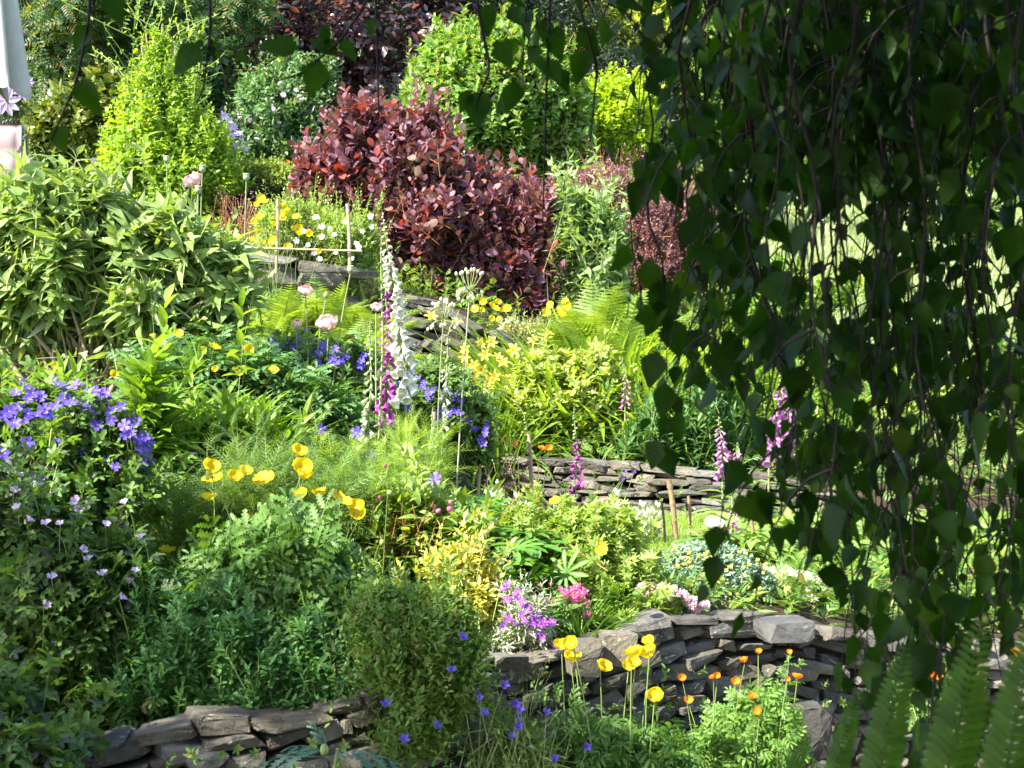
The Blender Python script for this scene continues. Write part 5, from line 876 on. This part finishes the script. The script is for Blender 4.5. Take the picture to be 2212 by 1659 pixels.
b = gpt(1345, 7.2); t = thing('columbine', "dark violet columbine on thin stems before the low wall", 'flower', b); mb = MB(); leafy(mb, b, 26, .12, .16, LOBED, .05, R(397), 0, 1); part('foliage', mb, [FRESH, GSTEM], t); flowers(t, [(1345, 1036), (1350, 1022), (1370, 1018), (1338, 1042)], DARKV, .02, 7.1, R(398), smat=GSTEM)
b = gpt(1250, 9.0); t = thing('welsh_poppy', "three golden poppies hanging over the low wall", 'poppy', b, 'yellow poppies'); mb = MB(); leafy(mb, b, 26, .15, .16, CUT, .09, R(399), 0, 1); part('foliage', mb, [FRESH, GSTEM], t); flowers(t, [(1117, 962), (1168, 972), (1185, 973)], ORANGECUP[:1]+POPPYCUP[:1], .035, 8.6, R(400), smat=GSTEM)
for k, (u, v, dd) in enumerate([(692, 928, 5.9), (770, 935, 5.8), (798, 985, 5.6), (942, 1035, 5.4)]):
    lab = ["violet bell flower at the foot of the pink poppies", "violet bell flower left of the bare foxglove stem", "deep blue bell flower under the cream foxglove", "lone deep blue flower above the peony"][k]
    b = gpt(u+6, dd); t = thing('cranesbill', lab, 'flower', b, 'single blue geranium flowers'); mb = MB(); leafy(mb, b, 10, .08, .12, LOBED, .06, R(401+k), 0, 1); part('foliage', mb, [GERL, GSTEM], t); flowers(t, [(u, v)], GERAN, .026, dd, R(405+k), smat=GSTEM, dj=.01, cam_w=.8)
# ------------------------------------------------------------------ at the foot of the wall
def wallplant(lab, blobs, d, leaf, n, spots, fm, fs, seed, fd, name='welsh_poppy', cat='poppy', group='poppies at the foot of the wall', tm=CUT, size=.1, **kw):
    rng = R(seed); t = shrub(name, lab, cat, blobs, d, tm, 4, size, leaf, n, seed, None, GSTEM, group, nb=0, sprig=12, sat=1, length=.07, up=.5, lump=.2, grav=.25, wide=1.4, narrow=.8); flowers(t, spots, fm, fs, fd, rng, smat=GSTEM, dj=.08, spread=.03, base=[*(b := gpt(blobs[0][0], fd))[:2], P(0, blobs[0][1]+20, fd)[2]] if False else None, **kw); return t
CUTD = leafmat("poppy_leaf", (.06, .15, .03), (.13, .24, .05), .35, .5)
wallplant("yellow poppies on tall stems in front of the middle of the wall", [(1290, 1625, 70, 50), (1350, 1620, 45, 50), (1240, 1650, 50, 40), (1330, 1660, 80, 40), (1445, 1625, 35, 35)], 4.25, CUTD, 210, [(1213, 1402, .9), (1238, 1397), (1234, 1430), (1298, 1447), (1404, 1392, .8), (1373, 1421, 1.1), (1404, 1420), (1365, 1440), (1358, 1444, .9), (1414, 1511), (1238, 1402, .7)], POPPYCUP, .036, 410, 4.2, up=.75, cam_w=.4, rnd=.22, sr=.0028)
wallplant("orange poppies on a bright leafy clump at the foot of the wall, on the right", [(1600, 1600, 70, 60), (1640, 1545, 50, 45), (1580, 1640, 70, 45), (1670, 1590, 40, 50), (1545, 1610, 30, 40)], 4.55, leafmat("bright_poppy_leaf", (.09, .2, .035), (.18, .31, .07), .4, .5), 340, [(1608, 1431), (1638, 1412), (1705, 1412, .7), (1550, 1462, .7), (1540, 1466, .7), (1487, 1518, 1.1), (1474, 1468), (1588, 1478), (1625, 1509), (1640, 1540), (1722, 1468, 1.1), (1700, 1470, .7), (1545, 1595, .8)], ORANGECUP, .021, 411, 4.5, up=.6, cam_w=.5, rnd=.3)
wallplant("pair of orange poppies glimpsed behind the near fern", [(2010, 1500, 40, 40)], 5.0, CUTD, 40, [(2026, 1450, 1.3), (2190, 1420)], ORANGECUP, .03, 412, 4.9)
hb = [(1120, 1600, 60, 60), (1080, 1560, 40, 50), (1160, 1630, 60, 40), (1050, 1630, 50, 40)]
t = shrub('bellflower', "wiry violet bellflower growing out of the wall, low in the middle", 'plant', hb, 4.15, OVATE3, 5, .026, CAMPL, 420, 413, None, STEM2, nb=0, length=.12, up=.8, lump=.25)
flowers(t, [(1122, 1530), (1125, 1540), (1120, 1550), (1126, 1560), (1118, 1568), (1115, 1520), (1030, 1500), (1038, 1510), (1028, 1492), (1060, 1600), (1090, 1480), (1200, 1640), (1180, 1545), (1105, 1590), (1270, 1612)], CAMPAN, .018, 4.05, R(414), smat=STEM2, sr=.0012, cam_w=.7, up=.4)
b = gpt(712, 3.3); t = thing('thistle', "blue green jagged leaf and bud poking up in front of the wall at lower left", 'plant', np.array([*P(712, 1659, 3.45)[:2], .3])); mb = MB(); p = P(712, 1635, 3.45)
for a, L in ((2.9, .2), (.2, .2), (1.7, .1), (1.2, .08), (4.5, .12)): place(mb, CUT[1], np.array([p]), np.array([[math.cos(a), -.2, .25+.4*(1.2 < a < 2)]]), np.array([[0, -.5, 1.]]), L, W=np.array([.5]))
part('leaves', mb, leafmat("teal_leaf", (.05, .13, .1), (.08, .18, .13), .25, .5), t); mb = MB(); tube(mb, [p-np.array([0, 0, .5]), p-np.array([0, 0, .1]), p+np.array([.02, 0, .02])], [.007, .006, .004], 6); part('stem', mb, STEM2, t); inst('flower_bud', BUD, t, p+np.array([-.01, -.02, .01]), (0, -.3, 1), .03)
# ------------------------------------------------------------------ the weeping birch the photo is taken under
tb_ = np.array([3.1, .6, 0.]); t = thing('weeping_birch', "weeping birch trailing a curtain of dark leafy twigs down the right side", 'tree', tb_); rng = R(500)
BB = surf("birch_bark", (.42, .4, .36), (.62, .6, .55), 6, .85, .4, 40, 0, (.05, .045, .04), .3, (3, 3, .8), .62)
mb = MB(); tube(mb, [tb_-np.array([0, 0, .1]), tb_+np.array([-.05, .05, 1.5]), tb_+np.array([-.3, .1, 3.2]), tb_+np.array([-.8, .2, 4.6])], [.2, .16, .13, .09], 14); part('trunk', mb, BB, t)
# unseen crown, lobes added to shade the camera, near twigs and lower left bed
CB = [((-4.7, 1.45, 4.3), (1.9, 1.2, .5)), ((-3.3, 1.1, 4.3), (1.0, 1.35, .5)), ((-2.0, .6, 4.3), (1.2, 1.3, .55)), ((-.6, .7, 4.35), (1.2, 1.35, .6)), ((.6, .4, 4.5), (1.2, 1.4, .6)), ((-2.6, -.7, 4.6), (2.0, 1.1, .6)), ((1.8, .8, 4.5), (1.4, 1.5, .7)), ((2.2, 2.2, 3.9), (1.2, 1.0, .7)),
      ((-.4, 1.75, 4.2), (1.1, .6, .45)), ((-.5, -2.6, 3.0), (2.6, .7, 1.9)), ((2.3, -1.6, 2.8), (1.2, 1.4, 1.8)), ((-3.4, -1.8, 3.2), (1.3, 1.2, 1.4)), ((3.3, 1.6, 2.4), (.7, 1.3, 1.4))]  # lobes behind and beside the camera added to block skylight
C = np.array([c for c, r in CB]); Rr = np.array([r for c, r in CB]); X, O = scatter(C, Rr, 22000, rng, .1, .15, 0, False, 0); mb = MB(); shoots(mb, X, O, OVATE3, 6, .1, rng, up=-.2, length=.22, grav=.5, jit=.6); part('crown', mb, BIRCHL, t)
top = tb_+np.array([-.8, .2, 4.55])
for c in C:
    mb = MB(); tube(mb, bez(top-np.array([0, 0, rng.uniform(.2, 1.2)]), (top+c)/2+np.array([0, 0, .5]), c, 8), np.linspace(.06, .012, 8), 7); part('limb', mb, BB, t)
def vend(u):   # how far down the curtain hangs in the photo
    return np.interp(u, [960, 1100, 1250, 1340, 1385, 1420, 1480, 1520, 1640, 1700, 1760, 1840, 1900, 1960, 2010, 2080, 2150, 2300, 2600], [150, 170, 200, 260, 480, 700, 800, 830, 900, 1120, 1180, 1330, 1460, 1560, 1520, 1400, 1420, 1450, 1500])
GAPS = np.array([(1800, 560, 115, 140), (1690, 470, 50, 60), (2160, 560, 50, 170), (1980, 900, 40, 60), (2105, 1000, 80, 90), (1930, 1060, 55, 60), (1685, 900, 48, 120), (1572, 980, 40, 70), (1840, 880, 40, 50), (2100, 1220, 60, 60), (1350, 250, 100, 100), (1440, 480, 80, 80)], float)   # where light breaks through the curtain
def hanging(u0, d, v1, rng, v0=-260, dens=1.0, side=1.0, into=None):
    a = P(u0+rng.normal(0, 40), v0, d); e = P(u0+rng.normal(0, 22), v1, d+rng.normal(0, .1)); n = max(6, int(np.linalg.norm(e-a)/.05)); f = np.linspace(0, 1, n)
    pts = a+(e-a)*f[:, None]; ph = rng.uniform(0, 6, 2); pts[:, 0] += .03*np.sin(f*5+ph[0])*f+.012*np.sin(f*17+ph[1]); pts[:, 1] += .03*np.sin(f*4+ph[1])
    mb = into[0] if into else MB(); tube(mb, pts, np.linspace(.0034, .001, n), 5, 0, False); lv = into[1] if into else []
    def leaves(q, step, p0=0.):
        L = np.linalg.norm(np.diff(q, axis=0), axis=1).sum(); k = int(L/step)
        for i in range(k):
            if rng.random() > dens: continue
            g = (i+.5)/k
            if g < p0: continue
            o = np.array([np.interp(g, np.linspace(0, 1, len(q)), q[:, c]) for c in range(3)]); uv = np.array([UC+o[0]/o[1]*FOC, VC-(o[2]-EYE)/o[1]*FOC+30])
            if ((((uv-GAPS[:, :2])/GAPS[:, 2:])**2).sum(1) < 1).any() and rng.random() < .78: continue
            az = rng.uniform(0, 6.3); r = np.array([math.cos(az), math.sin(az), 0]); pet = o+r*.016+np.array([0, 0, -.012])
            tube(mb, [o, pet], .0008, 3, 0, False); lv.append((pet, r*rng.uniform(.15, .8)+np.array([0, 0, -1.])))
    leaves(pts, .034)
    for i in range(max(2, int(n*.32))):
        g = rng.integers(1, n-1); s = pts[g]; az = rng.uniform(0, 6.3); L = rng.uniform(.06, .24)*side; q = bez(s, s+np.array([math.cos(az), math.sin(az), -.2])*L*.45, s+np.array([math.cos(az)*.6, math.sin(az)*.6, -1.1])*L, 6); tube(mb, q, np.linspace(.0018, .0008, 6), 4, 0, False); leaves(q, .03, .2)
    if into: return
    o = part('hanging_branch', mb, TWIG, t, pos=a); clothe(o, lv, rng)
def clothe(o, lv, rng):
    if lv:
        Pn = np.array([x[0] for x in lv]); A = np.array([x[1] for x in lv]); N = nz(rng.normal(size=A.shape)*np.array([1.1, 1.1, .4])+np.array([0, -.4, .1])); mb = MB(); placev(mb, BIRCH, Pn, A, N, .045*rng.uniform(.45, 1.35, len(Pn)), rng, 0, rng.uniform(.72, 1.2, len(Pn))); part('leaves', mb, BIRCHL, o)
def twig(pts, leaves, d, rng):
    q = np.array([P(u, v, d) for u, v in pts]); q = lerp_path(q, 14); mb = MB(); tube(mb, q, np.linspace(.003, .0012, 14), 5, 0, False); o = None; lv = []
    for u, v, du, dv, L in leaves:
        s = P(u, v, d); tip = P(u+du, v+dv, d); k = np.argmin(((q-s)**2).sum(1)); tube(mb, [q[k], s], .0009, 4, 0, False); lv.append((s, tip-s, L))
    o = part('hanging_branch', mb, TWIG, t, pos=q[0]); mb = MB()
    for s, a, L in lv: place(mb, BIRCH[rng.integers(0, 4)], s[None], a[None], nz(np.array([[rng.normal(0, .3), -1, .35+rng.normal(0, .2)]])), L*np.linalg.norm(a), W=np.array([rng.uniform(.8, 1.05)]))
    if lv: part('leaves', mb, BIRCHL, o)
rng = R(501)
us = []
for c, n_, w in [(1440, 1, 15), (1520, 4, 22), (1585, 5, 20), (1660, 6, 20), (1740, 3, 16), (1795, 5, 20), (1885, 6, 20), (1960, 8, 22), (2030, 7, 22), (2110, 4, 18), (2185, 4, 20), (2265, 5, 30)]:
    us += list(c+rng.normal(0, w, n_))
for u in us:
    d = rng.uniform(1.75, 3.1); hanging(u, d, vend(u)*(rng.uniform(.3, .9) if rng.random() < .45 else rng.uniform(.85, 1.02)), rng, dens=.82)
fringe = (MB(), [])
for u in rng.uniform(1540, 2300, 52):                        # a thicker fringe of short twigs at the top right
    hanging(u, rng.uniform(1.9, 3.2), rng.uniform(120, 400), rng, dens=.85, into=fringe)
o = part('short_twigs', fringe[0], TWIG, t); o['kind'] = 'stuff'; clothe(o, fringe[1], rng)
for u, v, d in [(1060, 60, 2.5), (1150, 50, 2.6), (1260, 80, 2.3), (1330, 90, 2.4), (1390, 120, 2.4), (1470, 250, 2.4), (1510, 400, 2.4), (1500, 760, 2.3), (1680, 1120, 2.2), (1790, 1180, 2.3), (1850, 1330, 2.2), (1930, 1460, 2.0), (1985, 1560, 1.9), (2020, 1500, 2.1), (1900, 1300, 2.4), (2120, 1420, 2.0), (2180, 1300, 2.2)]:
    hanging(u, d, v, rng, dens=.95)
twig([(1395, 330), (1400, 480), (1430, 560), (1440, 700)], [(1400, 340, -20, 75, 1.0), (1425, 340, 25, 85, 1.0), (1400, 560, 20, 85, 1.1), (1430, 600, 10, 95, 1.2), (1425, 650, -25, 80, 1.0), (1445, 690, 25, 85, 1.0), (1420, 760, -20, 80, 1.0), (1440, 830, -10, 75, 1.0)], 2.2, rng)
# single bare twigs with few leaves crossing the top of the picture
twig([(800, -60), (790, 10), (735, 90), (650, 160), (590, 178)], [(728, 120, -60, -45, 1.), (645, 105, -85, -10, 1.05), (690, 130, -20, 70, 1.15), (700, 58, 8, 50, .9), (735, 85, 45, 60, .8)], 2.1, rng)
twig([(450, -60), (455, 40), (452, 90), (440, 190), (425, 225)], [(432, 95, -55, 60, 1.1), (450, 100, 45, 40, .6), (508, 118, 40, 26, .8), (455, 98, 10, 34, .7)], 2.3, rng)
twig([(200, -60), (190, 60), (165, 180), (125, 270), (100, 330)], [(200, 60, -55, 55, .9), (180, 170, 25, 75, 1.1), (120, 272, 20, 60, 1.0), (235, -20, 25, 70, 1.1)], 2.2, rng)
twig([(810, -60), (815, 100), (818, 240)], [(812, 40, -20, 50, .8)], 2.3, rng)
twig([(1020, -60), (1040, 60), (1060, 150), (1030, 220), (1025, 260)], [(1030, 200, 0, 75, 1.1), (1015, 195, -25, 55, .9), (1075, 90, 30, 60, 1.0)], 2.2, rng)
twig([(1190, -60), (1180, 200), (1172, 480)], [(1185, 60, 30, 70, 1.0), (1180, 130, 35, 60, .9)], 2.4, rng)
twig([(1230, -60), (1290, 150), (1275, 300)], [(1250, 60, 45, 60, 1.0), (1262, 110, -20, 80, .9)], 2.3, rng)
# ------------------------------------------------------------------ near fern at the lower right, out of focus
b = np.array([.46, 1.3, .55]); t = thing('fern', "large blurred fern fronds close to the camera at the lower right", 'fern', [b[0], b[1], .45])
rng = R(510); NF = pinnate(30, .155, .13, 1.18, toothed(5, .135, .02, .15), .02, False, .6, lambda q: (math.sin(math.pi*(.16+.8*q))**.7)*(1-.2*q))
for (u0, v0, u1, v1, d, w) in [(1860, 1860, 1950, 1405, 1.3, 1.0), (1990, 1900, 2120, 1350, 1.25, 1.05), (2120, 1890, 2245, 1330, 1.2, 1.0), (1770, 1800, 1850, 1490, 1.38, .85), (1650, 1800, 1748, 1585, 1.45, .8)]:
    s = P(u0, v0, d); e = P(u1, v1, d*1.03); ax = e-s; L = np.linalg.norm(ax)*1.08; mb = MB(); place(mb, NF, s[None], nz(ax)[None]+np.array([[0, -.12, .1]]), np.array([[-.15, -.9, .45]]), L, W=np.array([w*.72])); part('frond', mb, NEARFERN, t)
    mb = MB(); tube(mb, bez([b[0], b[1], .4], (s+b)/2, s+nz(ax)*.02, 7), np.linspace(.004, .002, 7), 5); part('stalk', mb, GSTEM, t)
